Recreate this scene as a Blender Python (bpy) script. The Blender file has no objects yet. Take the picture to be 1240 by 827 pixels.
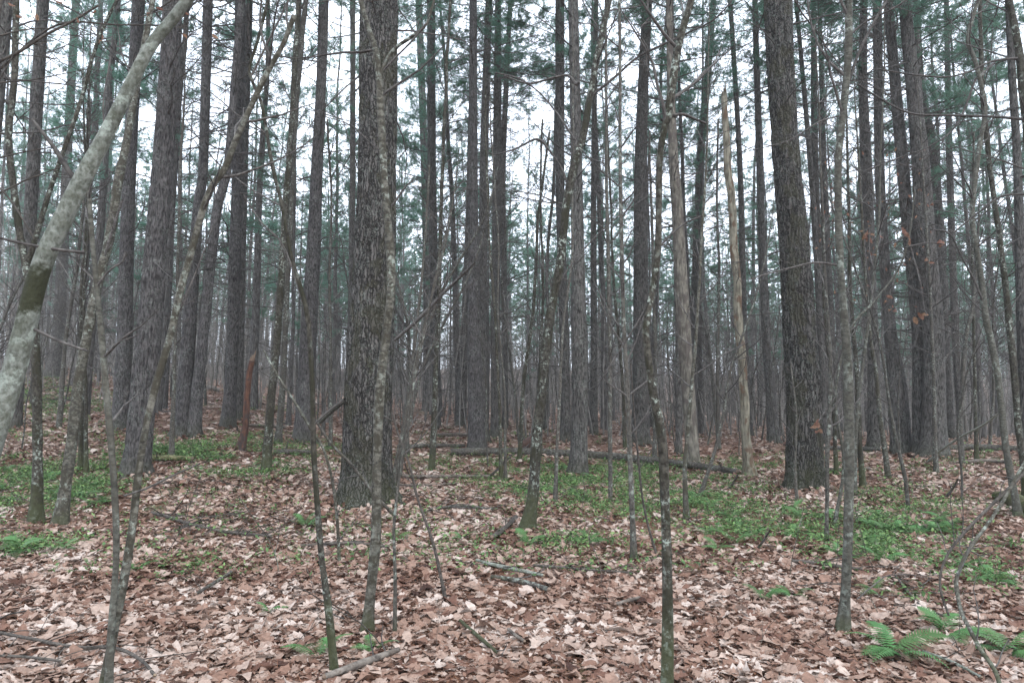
import bpy, math, random
import numpy as np
from mathutils import Vector, Matrix

# ------------------------------------------------------------------ camera, sky, sun, exposure
SC = bpy.context.scene
COL = SC.collection
R = math.radians
CAM_H = 1.5
FPX = 1240 * 24.0 / 36.0
PITCH = math.atan(75.0 / FPX)

cam_d = bpy.data.cameras.new('camera'); cam = bpy.data.objects.new('camera', cam_d); COL.objects.link(cam)
cam_d.lens = 24.0; cam_d.sensor_width = 36.0; cam_d.clip_start = 0.05; cam_d.clip_end = 2000
cam.location = (0, 0, CAM_H); cam.rotation_euler = (math.pi / 2 + PITCH, 0, 0)
SC.camera = cam

SUN_EL, SUN_ROT = 52.0, 150.0
world = bpy.data.worlds.new('World'); SC.world = world; world.use_nodes = True
wn = world.node_tree.nodes; wl = world.node_tree.links; wn.clear()
sky = wn.new('ShaderNodeTexSky'); sky.sky_type = 'NISHITA'; sky.sun_disc = False
sky.sun_elevation = R(SUN_EL); sky.sun_rotation = R(SUN_ROT); sky.air_density = 1.2; sky.dust_density = 4.0
sky.ozone_density = 1.5
cmix = wn.new('ShaderNodeMix'); cmix.data_type = 'RGBA'
tc = wn.new('ShaderNodeTexCoord'); cn = wn.new('ShaderNodeTexNoise'); cn.inputs['Scale'].default_value = 2.2
cn.inputs['Detail'].default_value = 4
cr = wn.new('ShaderNodeMapRange'); cr.inputs[1].default_value = 0.3; cr.inputs[2].default_value = 0.7
cr.inputs[3].default_value = 0.72; cr.inputs[4].default_value = 0.95
bgn = wn.new('ShaderNodeBackground'); bgn.inputs['Strength'].default_value = 0.13
wo = wn.new('ShaderNodeOutputWorld')
wl.new(tc.outputs['Generated'], cn.inputs['Vector']); wl.new(cn.outputs['Fac'], cr.inputs[0])
wl.new(cr.outputs[0], cmix.inputs['Factor']); wl.new(sky.outputs[0], cmix.inputs['A'])
cmix.inputs['B'].default_value = (8.1, 8.9, 10.2, 1)          # the overcast cloud layer
wl.new(cmix.outputs['Result'], bgn.inputs['Color']); wl.new(bgn.outputs[0], wo.inputs['Surface'])

sun_d = bpy.data.lights.new('sun', 'SUN'); sun = bpy.data.objects.new('sun', sun_d); COL.objects.link(sun)
sun_d.energy = 0.6; sun_d.angle = R(25); sun_d.color = (1.0, 0.97, 0.93)
az = R(SUN_ROT); el = R(SUN_EL)
sdir = Vector((math.sin(az) * math.cos(el), math.cos(az) * math.cos(el), math.sin(el)))
sun.rotation_euler = sdir.to_track_quat('Z', 'Y').to_euler()

vs = SC.view_settings
vs.view_transform = 'Standard'; vs.look = 'None'; vs.gamma = 1.0; vs.use_curve_mapping = False
vs.exposure = 1.5
cy = SC.cycles
cy.max_bounces = 5; cy.diffuse_bounces = 3; cy.glossy_bounces = 2; cy.transmission_bounces = 2
cy.volume_bounces = 1; cy.transparent_max_bounces = 4
cy.use_denoising = True
try: cy.denoiser = 'OPENIMAGEDENOISE'
except Exception: pass
cy.use_adaptive_sampling = False

rng = np.random.default_rng(7)
random.seed(7)

# ------------------------------------------------------------------ helpers
_tbl = np.random.default_rng(99).random(8192)
def _h(ix, iy, iz):
    n = (ix * 374761393 + iy * 668265263 + iz * 1274126177) & 0x7fffffff
    n = ((n ^ (n >> 13)) * 1274126177) & 0x7fffffff
    return _tbl[(n ^ (n >> 16)) & 8191]
def vnoise(x, y, z=0.0):
    x = np.asarray(x, float); y = np.asarray(y, float); z = np.asarray(z, float) + np.zeros_like(x)
    ix = np.floor(x).astype(np.int64); iy = np.floor(y).astype(np.int64); iz = np.floor(z).astype(np.int64)
    fx = x - ix; fy = y - iy; fz = z - iz
    fx = fx * fx * (3 - 2 * fx); fy = fy * fy * (3 - 2 * fy); fz = fz * fz * (3 - 2 * fz)
    r = 0
    for a in (0, 1):
        for b in (0, 1):
            for c in (0, 1):
                w = (fx if a else 1 - fx) * (fy if b else 1 - fy) * (fz if c else 1 - fz)
                r = r + w * _h(ix + a, iy + b, iz + c)
    return r
def fbm(x, y, z=0.0, o=3):
    r = 0; a = 1.0; s = 0
    for i in range(o):
        r = r + a * vnoise(np.asarray(x) * 2 ** i, np.asarray(y) * 2 ** i, np.asarray(z) * 2 ** i); s += a; a *= .5
    return r / s

DK = np.array([-600, 0, 8, 11, 15, 20, 30, 45, 80, 150, 250, 600.])
TK = np.array([-.7, -.45, -.2, 0, .3, .5, .75])
ZT = np.array([
    [0, 0, .10, .30, .70, 1.2, 2.4, 3.8, 6.5, 11, 18, 20],
    [0, 0, .05, .30, .75, 1.1, 1.8, 2.6, 4.5, 9, 16, 18],
    [0, 0, .00, .10, .30, .5, .9, 1.5, 2.6, 6, 14, 16],
    [0, 0, .00, .02, .10, .25, .5, .85, 1.3, 4, 14, 16],
    [0, 0, .00, .05, .15, .25, .35, .45, .4, 1, 12, 14],
    [0, 0, .00, .05, .20, .25, .1, -.4, -1.5, -1, 12, 14],
    [0, 0, .00, .05, .20, .25, .0, -.6, -2, -2, 12, 14]])
def _ground0(x, y):
    x = np.asarray(x, float); y = np.asarray(y, float)
    t = np.clip(x / np.maximum(y, 6.0), -.699, .749)
    ti = np.clip(np.searchsorted(TK, t) - 1, 0, len(TK) - 2)
    tf = (t - TK[ti]) / (TK[ti + 1] - TK[ti]); tf = tf * tf * (3 - 2 * tf)
    d = np.clip(y, -599, 599)
    di = np.clip(np.searchsorted(DK, d) - 1, 0, len(DK) - 2)
    df = (d - DK[di]) / (DK[di + 1] - DK[di])
    z = (ZT[ti, di] * (1 - df) + ZT[ti, di + 1] * df) * (1 - tf) + (ZT[ti + 1, di] * (1 - df) + ZT[ti + 1, di + 1] * df) * tf
    k = np.clip((np.abs(y) + np.abs(x) - 1) / 5, 0, 1)
    z = z + k * ((fbm(x * .22 + 9, y * .22 + 3, 0, 2) - .5) * .22 + (fbm(x * 1.1, y * 1.1, 5, 2) - .5) * .07)
    return z
Z00 = float(_ground0(np.array([0.]), np.array([0.]))[0])
def ground(x, y): return _ground0(x, y) - Z00
def gz(x, y): return float(ground(np.array([x]), np.array([y]))[0])

cp, sp = math.cos(PITCH), math.sin(PITCH)
def rays(px, py):
    a = (np.asarray(px, float) - 620) / FPX; b = (413.5 - np.asarray(py, float)) / FPX
    return np.stack([a, cp - b * sp, sp + b * cp], -1)         # unit depth along the view axis
def hit(px, py):
    """points of the ground seen at these photo pixels"""
    d = rays(px, py); s = np.full(d.shape[:-1], 1.0); done = np.zeros(s.shape, bool); out = np.full(s.shape, 200.)
    prev = s.copy()
    for i in range(420):
        p = d * s[..., None]; under = (p[..., 2] + CAM_H) < ground(p[..., 0], p[..., 1])
        new = under & ~done; out[new] = (prev[new] + s[new]) / 2; done |= new
        prev = s.copy(); s = s * 1.013
        if done.all(): break
    P = d * out[..., None]; P[..., 2] = ground(P[..., 0], P[..., 1])
    return P
def hit1(px, py): return hit(np.array([float(px)]), np.array([float(py)]))[0]

class MB:
    def __init__(s): s.v = []; s.n = 0; s.q = []; s.t = []; s.qm = []; s.tm = []; s.att = []
    def add(s, V, Q=None, T=None, mat=0, att=None):
        V = np.asarray(V, float).reshape(-1, 3)
        if Q is not None and len(Q): s.q.append(np.asarray(Q) + s.n); s.qm.append(np.full(len(Q), mat))
        if T is not None and len(T): s.t.append(np.asarray(T) + s.n); s.tm.append(np.full(len(T), mat))
        s.v.append(V); s.n += len(V)
        s.att.append(np.zeros(len(V)) if att is None else np.asarray(att, float))
    def build(s, name, mats, parent=None, smooth=True, loc=None, att=False):
        V = np.concatenate(s.v) if s.v else np.zeros((0, 3))
        if loc is not None: V = V - np.asarray(loc)
        q = np.concatenate(s.q) if s.q else np.zeros((0, 4), int); t = np.concatenate(s.t) if s.t else np.zeros((0, 3), int)
        me = bpy.data.meshes.new(name)
        me.vertices.add(len(V)); me.vertices.foreach_set('co', V.astype(np.float32).ravel())
        nl = q.size + t.size; me.loops.add(nl)
        me.loops.foreach_set('vertex_index', np.concatenate([q.ravel(), t.ravel()]).astype(np.int32))
        npoly = len(q) + len(t); me.polygons.add(npoly)
        ls = np.concatenate([np.arange(len(q)) * 4, q.size + np.arange(len(t)) * 3]).astype(np.int32)
        me.polygons.foreach_set('loop_start', ls)
        mi = np.concatenate((s.qm + s.tm)) if (s.qm or s.tm) else np.zeros(0)
        me.polygons.foreach_set('material_index', mi.astype(np.int32))
        me.polygons.foreach_set('use_smooth', np.full(npoly, smooth))
        for m in (mats if isinstance(mats, (list, tuple)) else [mats]): me.materials.append(m)
        if att:
            a = me.attributes.new('tone', 'FLOAT', 'POINT'); a.data.foreach_set('value', np.concatenate(s.att).astype(np.float32))
        me.update(calc_edges=True)
        o = bpy.data.objects.new(name, me); COL.objects.link(o)
        if parent is not None: o.parent = parent
        if loc is not None and parent is None: o.location = loc
        return o

def tubes(mb, P, Rr, k=5, mat=0):
    """m tubes of n points each: P (m,n,3), Rr (m,n)"""
    P = np.asarray(P, float); Rr = np.asarray(Rr, float)
    m, n, _ = P.shape
    T = np.gradient(P, axis=1); T /= np.linalg.norm(T, axis=2, keepdims=True) + 1e-9
    main = P[:, -1] - P[:, 0]; main /= np.linalg.norm(main, axis=1, keepdims=True) + 1e-9
    ax = np.where(np.abs(main[:, :1]) < .7, np.array([[1., 0, 0]]), np.array([[0, 1., 0]]))
    N = ax[:, None, :] - (ax[:, None, :] * T).sum(2, keepdims=True) * T; N /= np.linalg.norm(N, axis=2, keepdims=True) + 1e-9
    B = np.cross(T, N)
    th = np.arange(k) / k * 2 * math.pi
    V = P[:, :, None, :] + Rr[:, :, None, None] * (np.cos(th)[None, None, :, None] * N[:, :, None, :] + np.sin(th)[None, None, :, None] * B[:, :, None, :])
    i = np.arange(m)[:, None, None] * n * k + np.arange(n - 1)[None, :, None] * k + np.arange(k)[None, None, :]
    j = np.arange(m)[:, None, None] * n * k + np.arange(n - 1)[None, :, None] * k + ((np.arange(k) + 1) % k)[None, None, :]
    Q = np.stack([i, j, j + k, i + k], -1).reshape(-1, 4)
    mb.add(V.reshape(-1, 3), Q, None, mat)

def resample(P, Rr, step):
    """Catmull-Rom through the points, then even steps"""
    P = np.asarray(P, float); Rr = np.asarray(Rr, float)
    A = np.concatenate([P, Rr[:, None]], 1)
    E = np.concatenate([2 * A[:1] - A[1:2], A, 2 * A[-1:] - A[-2:-1]])
    out = []
    for i in range(1, len(E) - 2):
        L = np.linalg.norm(E[i + 1, :3] - E[i, :3]); n = max(2, int(L / step) + 1)
        t = np.linspace(0, 1, n, endpoint=False)[:, None]
        p0, p1, p2, p3 = E[i - 1], E[i], E[i + 1], E[i + 2]
        out.append(.5 * (2 * p1 + (p2 - p0) * t + (2 * p0 - 5 * p1 + 4 * p2 - p3) * t ** 2 + (3 * p1 - p0 - 3 * p2 + p3) * t ** 3))
    out.append(A[-1:]); A = np.concatenate(out)
    return A[:, :3], np.maximum(A[:, 3], .0008)

def tag(o, label=None, cat=None, group=None, kind=None):
    if label: o['label'] = label
    if cat: o['category'] = cat
    if group: o['group'] = group
    if kind: o['kind'] = kind
    return o
def root(name, loc, label, cat, group=None, rz=0.0, sc=1.0):
    o = bpy.data.objects.new(name, None); COL.objects.link(o); o.location = loc; o.rotation_euler = (0, 0, rz); o.scale = (sc, sc, sc)
    o.empty_display_size = .2
    return tag(o, label, cat, group)
def link_copy(src, parent, loc=None, rot=None, scale=None):
    c = src.copy(); COL.objects.link(c); c.parent = parent
    if loc is not None: c.location = loc
    if rot is not None: c.rotation_euler = rot
    if scale is not None: c.scale = scale
    return c

# ------------------------------------------------------------------ materials
def new_mat(name):
    m = bpy.data.materials.new(name); m.use_nodes = True; nt = m.node_tree
    b = nt.nodes['Principled BSDF']; b.inputs['Roughness'].default_value = .85
    try: b.inputs['Specular IOR Level'].default_value = .25
    except Exception: pass
    return m, nt, b
class NT:
    def __init__(s, nt): s.nt = nt
    def n(s, typ, **kw):
        x = s.nt.nodes.new('ShaderNode' + typ)
        for k, v in kw.items(): setattr(x, k, v)
        return x
    def l(s, a, b): s.nt.links.new(a, b)
    def mix(s, f, a, b):
        x = s.n('Mix', data_type='RGBA')
        for inp, v in (('Factor', f), ('A', a), ('B', b)):
            if hasattr(v, 'links') or hasattr(v, 'is_linked'): s.l(v, x.inputs[inp])
            else: x.inputs[inp].default_value = v if inp == 'Factor' else (*v, 1)
        return x.outputs['Result']
    def ramp(s, f, a, b, lo=0., hi=1.):
        x = s.n('MapRange'); x.clamp = True
        s.l(f, x.inputs[0])
        x.inputs[1].default_value = a; x.inputs[2].default_value = b; x.inputs[3].default_value = lo; x.inputs[4].default_value = hi
        return x.outputs[0]
    def math(s, op, a, b=None):
        x = s.n('Math', operation=op)
        for i, v in enumerate((a, b)):
            if v is None: continue
            if hasattr(v, 'is_linked'): s.l(v, x.inputs[i])
            else: x.inputs[i].default_value = v
        return x.outputs[0]
    def noise(s, vec, scale, detail=3, rough=.55):
        x = s.n('TexNoise'); x.inputs['Scale'].default_value = scale; x.inputs['Detail'].default_value = detail
        x.inputs['Roughness'].default_value = rough; s.l(vec, x.inputs['Vector']); return x.outputs['Fac']
    def coord(s, scale=(1, 1, 1)):
        t = s.n('TexCoord'); oi = s.n('ObjectInfo'); mp = s.n('Mapping'); mp.inputs['Scale'].default_value = scale
        r = s.math('MULTIPLY', oi.outputs['Random'], 37.0); cx = s.n('CombineXYZ')
        for i in range(3): s.l(r, cx.inputs[i])
        s.l(t.outputs['Object'], mp.inputs['Vector']); s.l(cx.outputs[0], mp.inputs['Location'])
        return mp.outputs[0], t.outputs['Object'], oi.outputs['Random']

def bark(name, dark, light, fine=60, zs=.25, bump=.4, dist=.01, moss=0.0, moss_h=.5, lichen=0.0, patch=None, patch_col=(.05, .045, .035), rings=0.0, plates=False, pscale=13, knots=0.0, band=None):
    m, nt, b = new_mat(name); g = NT(nt)
    vec, ob, rnd = g.coord((1, 1, zs)); vec2, _, _ = g.coord((1, 1, 1)); vec3, _, _ = g.coord((1, 1, .45))
    n1 = g.noise(vec, fine, 5, .62); n2 = g.noise(vec2, 7, 4); n3 = g.noise(vec3, fine * 2.4, 3)
    f = g.ramp(n1, .36, .62)
    if plates:
        vo = g.n('TexVoronoi', feature='DISTANCE_TO_EDGE'); vo.inputs['Scale'].default_value = fine * .55
        wob = g.n('VectorMath', operation='ADD'); nz = g.n('TexNoise'); nz.inputs['Scale'].default_value = 14
        sc = g.n('VectorMath', operation='SCALE'); sc.inputs['Scale'].default_value = .07
        g.l(vec2, nz.inputs['Vector']); g.l(nz.outputs['Color'], sc.inputs[0]); g.l(vec, wob.inputs[0]); g.l(sc.outputs[0], wob.inputs[1])
        g.l(wob.outputs[0], vo.inputs['Vector'])
        e = g.ramp(vo.outputs['Distance'], .02, .22)
        f = g.math('MULTIPLY', g.ramp(n1, .25, .6, .35, 1), e)
    c = g.mix(f, dark, light)
    hv = g.n('HueSaturation'); g.l(c, hv.inputs['Color'])
    g.l(g.math('MULTIPLY', g.ramp(n2, .3, .7, .72, 1.25), g.ramp(rnd, 0, 1, .8, 1.2)), hv.inputs['Value']); c = hv.outputs[0]
    if knots:
        vk, _, _ = g.coord((1, 1, .8)); vo2 = g.n('TexVoronoi', feature='F1'); vo2.inputs['Scale'].default_value = 3.4; g.l(vk, vo2.inputs['Vector'])
        dd = g.math('ADD', vo2.outputs['Distance'], g.math('MULTIPLY', n1, .16))
        c = g.mix(g.math('MULTIPLY', g.ramp(dd, .24, .17), knots), c, (.02, .017, .016))
    if rings:
        w = g.n('TexWave', wave_type='BANDS', bands_direction='Z'); w.inputs['Scale'].default_value = 3.2; w.inputs['Distortion'].default_value = 9
        w.inputs['Detail'].default_value = 3; w.inputs['Detail Scale'].default_value = 2.5; g.l(vec2, w.inputs['Vector'])
        c = g.mix(g.math('MULTIPLY', g.ramp(w.outputs['Fac'], .72, .9), rings), c, patch_col)
    if lichen:
        nl = g.noise(vec2, 24, 5, .7); nl2 = g.noise(vec2, 3.1, 2)
        k = g.math('MULTIPLY', g.ramp(nl, .52, .60), g.ramp(nl2, .42, .6))
        c = g.mix(g.math('MULTIPLY', k, lichen), c, (.30, .34, .29))
    if patch:
        vp, _, _ = g.coord((1, 1, .55)); npz = g.noise(vp, pscale, 5, .62); c = g.mix(g.math('MULTIPLY', g.ramp(npz, .52, .57), patch), c, patch_col)
    if moss:
        sx = g.n('SeparateXYZ'); g.l(ob, sx.inputs[0])
        mh = g.ramp(sx.outputs['Z'], 0.0, moss_h, 1, 0); nm = g.noise(vec2, 11, 4)
        k = g.math('MULTIPLY', g.ramp(g.math('ADD', mh, nm), .85, 1.25), moss)
        c = g.mix(k, c, (.045, .052, .022))
    if band:
        sx = g.n('SeparateXYZ'); g.l(ob, sx.inputs[0]); nb_ = g.noise(ob, 38, 5, .7); nb2 = g.noise(ob, 9, 2)
        dz = g.math('ABSOLUTE', g.math('SUBTRACT', sx.outputs['Z'], band[0])); dz = g.math('ADD', dz, g.math('MULTIPLY', g.math('SUBTRACT', nb_, .5), .16)); dz = g.math('ADD', dz, g.math('MULTIPLY', g.math('SUBTRACT', nb2, .5), .08))
        c = g.mix(g.ramp(dz, band[1] * 1.25, band[1] * .7), c, g.mix(nb_, (.012, .013, .008), (.045, .048, .024)))
    g.l(c, b.inputs['Base Color'])
    bp = g.n('Bump'); bp.inputs['Strength'].default_value = bump; bp.inputs['Distance'].default_value = dist
    hgt = g.math('ADD', f, g.math('MULTIPLY', n3, .5)); g.l(hgt, bp.inputs['Height']); g.l(bp.outputs[0], b.inputs['Normal'])
    b.inputs['Roughness'].default_value = .9
    return m

M = {}
M['pine_near'] = bark('pine bark deep furrows', (0.012, 0.011, 0.009), (0.126, 0.117, 0.107), fine=44, zs=.13, bump=1.0, dist=.03, moss=.35, moss_h=1.0, lichen=.3, plates=True, patch=.45, patch_col=(.05, .048, .026), pscale=3.5)
M['pine'] = bark('pine bark', (0.014, 0.012, 0.011), (0.114, 0.107, 0.098), fine=40, zs=.2, bump=.8, dist=.015, moss=.25, moss_h=.6, lichen=.25, knots=.85)
M['pine_dark'] = bark('dark charcoal pine bark', (.014, .0125, .012), (.096, .089, .086), fine=44, zs=.25, bump=.8, dist=.015, moss=.25, moss_h=.6, lichen=.25, knots=.85)
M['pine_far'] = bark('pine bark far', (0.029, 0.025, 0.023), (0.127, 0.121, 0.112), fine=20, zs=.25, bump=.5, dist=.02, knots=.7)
M['smooth'] = bark('smooth grey green bark', (0.032, 0.031, 0.024), (0.095, 0.093, 0.077), fine=34, zs=1.6, bump=.25, dist=.004, moss=.5, moss_h=.2, lichen=.5, patch=.55, pscale=16)
M['ringed'] = bark('ringed grey bark', (0.025, 0.023, 0.018), (0.112, 0.107, 0.087), fine=30, zs=1.4, bump=.35, dist=.005, moss=.5, moss_h=.3, lichen=.6, patch=.85, patch_col=(.036, .032, .022), rings=.75, pscale=13)
M['mossy'] = bark('mossy maple bark', (0.011, 0.009, 0.006), (0.061, 0.056, 0.044), fine=40, zs=.8, bump=.5, dist=.008, moss=.7, moss_h=.8, lichen=.8, patch=.85, patch_col=(.022, .021, .012), pscale=9)
M['pale'] = bark('pale lichened limb bark', (0.105, 0.112, 0.091), (0.258, 0.271, 0.237), fine=60, zs=.8, bump=.35, dist=.002, lichen=.8, patch=.5, patch_col=(.085, .095, .06), pscale=15)
M['thin'] = bark('thin sapling bark', (0.022, 0.020, 0.017), (0.085, 0.078, 0.066), fine=50, zs=.8, bump=.3, dist=.004, moss=.4, moss_h=.22, lichen=.6, patch=.4, pscale=20)
M['twig'] = bark('bare twig bark', (0.032, 0.028, 0.026), (0.099, 0.092, 0.084), fine=50, zs=.8, bump=.2, dist=.003)
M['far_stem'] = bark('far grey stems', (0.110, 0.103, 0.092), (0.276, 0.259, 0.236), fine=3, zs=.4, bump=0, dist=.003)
M['dark_twig'] = bark('dark twig bark', (.028, .024, .02), (.08, .07, .06), fine=50, zs=.8, bump=.2, dist=.003)
M['snag'] = bark('bare weathered snag wood', (.060, .052, .038), (.215, .198, .150), fine=20, zs=.15, bump=.5, dist=.01, patch=.8, patch_col=(.10, .06, .038), moss=.3, moss_h=.5, pscale=7)
M['peel'] = bark('half peeled bark', (.055, .049, .040), (.165, .150, .122), fine=22, zs=.2, bump=.6, dist=.012, patch=.7, patch_col=(.075, .062, .055), moss=.3, moss_h=.5, pscale=6)
M['red_rot'] = bark('red rotten wood', (0.040, 0.022, 0.018), (0.105, 0.050, 0.032), fine=24, zs=.2, bump=.8, dist=.015, patch=.85, patch_col=(.042, .034, .031), pscale=6)
M['log'] = bark('fallen log bark', (0.024, 0.021, 0.018), (0.104, 0.094, 0.082), fine=22, zs=1, bump=.6, dist=.012, lichen=.5, patch=.5, patch_col=(.05, .048, .025))
M['log_moss'] = bark('moss covered log', (.035, .042, .014), (.12, .11, .06), fine=22, zs=1, bump=.6, dist=.012, patch=.6, patch_col=(.05, .07, .018))
M['log_pale'] = bark('barkless pale log', (0.048, 0.040, 0.034), (0.152, 0.132, 0.112), fine=20, zs=1, bump=.5, dist=.01, patch=.5, patch_col=(.09, .07, .055))

def simple(name, col, var=.25, trans=0.0, rough=.7):
    m, nt, b = new_mat(name); g = NT(nt)
    vec, ob, rnd = g.coord(); n = g.noise(vec, 3, 2)
    hv = g.n('HueSaturation'); hv.inputs['Color'].default_value = (*col, 1)
    g.l(g.math('MULTIPLY', g.ramp(n, .3, .7, 1 - var, 1 + var), g.ramp(rnd, 0, 1, 1 - var * .6, 1 + var * .6)), hv.inputs['Value'])
    hv2 = g.ramp(rnd, 0, 1, .485, .515); g.l(hv2, hv.inputs['Hue'])
    g.l(hv.outputs[0], b.inputs['Base Color']); b.inputs['Roughness'].default_value = rough
    if trans:
        tr = g.n('BsdfTranslucent'); g.l(hv.outputs[0], tr.inputs['Color']); ms = g.n('MixShader'); ms.inputs[0].default_value = trans
        out = nt.nodes['Material Output']; g.l(b.outputs[0], ms.inputs[1]); g.l(tr.outputs[0], ms.inputs[2]); g.l(ms.outputs[0], out.inputs['Surface'])
    return m
M['needle'] = simple('pine needles', (.105, .210, .145), .3, .5)
M['fern'] = simple('fern green', (.072, .155, .052), .3, .25, .55)
M['oak_hang'] = simple('dry hanging leaf', (.19, .105, .07), .35, .35)
M['wood_end'] = simple('broken wood', (.15, .105, .075), .3)
M['dark_moss'] = simple('dark moss', (.030, .031, .018), .4, 0, .95)
M['moss'] = simple('moss cushion', (.050, .085, .018), .35, 0, .95)

def ramp_mat(name, stops, trans=.15, rough=.75, noise_amt=.25):
    m, nt, b = new_mat(name); g = NT(nt)
    at = g.n('Attribute'); at.attribute_name = 'tone'
    cr = g.n('ValToRGB'); e = cr.color_ramp.elements
    e[0].position = stops[0][0]; e[0].color = (*stops[0][1], 1); e[1].position = stops[-1][0]; e[1].color = (*stops[-1][1], 1)
    for p, c in stops[1:-1]:
        x = e.new(p); x.color = (*c, 1)
    g.l(at.outputs['Fac'], cr.inputs[0])
    vec, ob, rnd = g.coord(); n = g.noise(vec, 34, 3)
    hv = g.n('HueSaturation'); g.l(cr.outputs[0], hv.inputs['Color']); g.l(g.ramp(n, .3, .7, 1 - noise_amt, 1 + noise_amt), hv.inputs['Value'])
    g.l(hv.outputs[0], b.inputs['Base Color']); b.inputs['Roughness'].default_value = rough
    if trans:
        tr = g.n('BsdfTranslucent'); g.l(hv.outputs[0], tr.inputs['Color']); ms = g.n('MixShader'); ms.inputs[0].default_value = trans
        out = nt.nodes['Material Output']; g.l(b.outputs[0], ms.inputs[1]); g.l(tr.outputs[0], ms.inputs[2]); g.l(ms.outputs[0], out.inputs['Surface'])
    return m
M['litter'] = ramp_mat('dead oak leaves', [(0, (.042, .020, .014)), (.18, (.115, .058, .040)), (.40, (.190, .112, .080)), (.60, (.250, .168, .128)), (.82, (.35, .268, .22)), (1, (.45, .375, .325))])
M['needle_litter'] = ramp_mat('fallen needles', [(0, (.10, .04, .022)), (.5, (.20, .085, .045)), (1, (.30, .16, .09))], 0)
M['cover'] = ramp_mat('ground cover leaves', [(0, (.032, .062, .022)), (.5, (.080, .155, .050)), (1, (.17, .26, .09))], .2, .6)
# ------------------------------------------------------------------ ground
def ground_material():
    m, nt, b = new_mat('forest floor'); g = NT(nt)
    t = g.n('TexCoord'); v = t.outputs['Object']
    wv = g.n('TexNoise'); wv.inputs['Scale'].default_value = 6; g.l(v, wv.inputs['Vector'])
    ad = g.n('VectorMath', operation='SCALE'); ad.inputs['Scale'].default_value = .12; g.l(wv.outputs['Color'], ad.inputs[0])
    sm = g.n('VectorMath', operation='ADD'); g.l(v, sm.inputs[0]); g.l(ad.outputs[0], sm.inputs[1])
    vo = g.n('TexVoronoi'); vo.inputs['Scale'].default_value = 9; g.l(sm.outputs[0], vo.inputs['Vector'])
    sx = g.n('SeparateColor'); g.l(vo.outputs['Color'], sx.inputs[0])
    cr = g.n('ValToRGB'); e = cr.color_ramp.elements
    e[0].position = 0; e[0].color = (.07, .03, .018, 1); e[1].position = 1; e[1].color = (.40, .31, .255, 1)
    for p, c in ((.3, (.13, .06, .037)), (.55, (.2, .11, .075)), (.8, (.30, .20, .155))):
        x = e.new(p); x.color = (*c, 1)
    g.l(sx.outputs[0], cr.inputs[0])
    n1 = g.noise(v, 90, 4); n2 = g.noise(v, .35, 3); n3 = g.noise(v, 2.2, 4)
    duff = g.mix(g.ramp(n1, .35, .65), (.040, .020, .013), (.16, .080, .050))
    c = g.mix(g.ramp(n3, .45, .6, .15, .9), duff, cr.outputs[0])
    c = g.mix(g.math('MULTIPLY', g.ramp(n2, .55, .66), g.ramp(n3, .42, .6)), c, (.05, .085, .032))
    g.l(c, b.inputs['Base Color']); b.inputs['Roughness'].default_value = .95
    bp = g.n('Bump'); bp.inputs['Strength'].default_value = .8; bp.inputs['Distance'].default_value = .03
    g.l(g.math('ADD', sx.outputs[1], n1), bp.inputs['Height']); g.l(bp.outputs[0], b.inputs['Normal'])
    return m
u = np.linspace(-1, 1, 361); gx = np.sinh(u * 4.6) / np.sinh(4.6) * 420
w = np.linspace(0, 1, 361)
yy = np.concatenate([-np.sinh(np.linspace(1, 0, 50) * 3.5)[:-1] / np.sinh(3.5) * 120, np.sinh(w * 4.2) / np.sinh(4.2) * 480])
GX, GY = np.meshgrid(gx, yy); GZ = ground(GX.ravel(), GY.ravel())
mb = MB(); nx, ny = len(gx), len(yy)
idx = np.arange(nx * ny).reshape(ny, nx)
mb.add(np.stack([GX.ravel(), GY.ravel(), GZ], 1), np.stack([idx[:-1, :-1].ravel(), idx[:-1, 1:].ravel(), idx[1:, 1:].ravel(), idx[1:, :-1].ravel()], 1))
tag(mb.build('ground', ground_material()), kind='structure')

# ------------------------------------------------------------------ leaf litter (uncountable)
OAK_R = [(0, 0), (.10, .05), (.20, .16), (.29, .11), (.40, .25), (.50, .17), (.62, .29), (.72, .20), (.82, .20), (.91, .10), (1, 0)]
BEECH_R = [(0, 0), (.15, .14), (.35, .24), (.55, .26), (.75, .17), (.9, .08), (1, 0)]
MAPLE_R = [(0, 0), (.06, .20), (.20, .38), (.26, .26), (.42, .42), (.52, .24), (.68, .26), (.78, .12), (1, 0)]
def leaf_shape(prof, det):
    pr = np.array(prof); n = len(pr)
    mid = np.stack([pr[:, 0], np.zeros(n)], 1)
    V = [mid, pr * [1, 1], pr * [1, -1]]
    if det:
        V2 = np.concatenate([mid, np.stack([pr[:, 0], pr[:, 1]], 1), np.stack([pr[:, 0], -pr[:, 1]], 1)])
    V2 = np.concatenate(V)
    Q = []
    for i in range(n - 1):
        Q += [(i, i + 1, n + i + 1, n + i), (2 * n + i, 2 * n + i + 1, i + 1, i)]
    return V2, np.array(Q)
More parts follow.
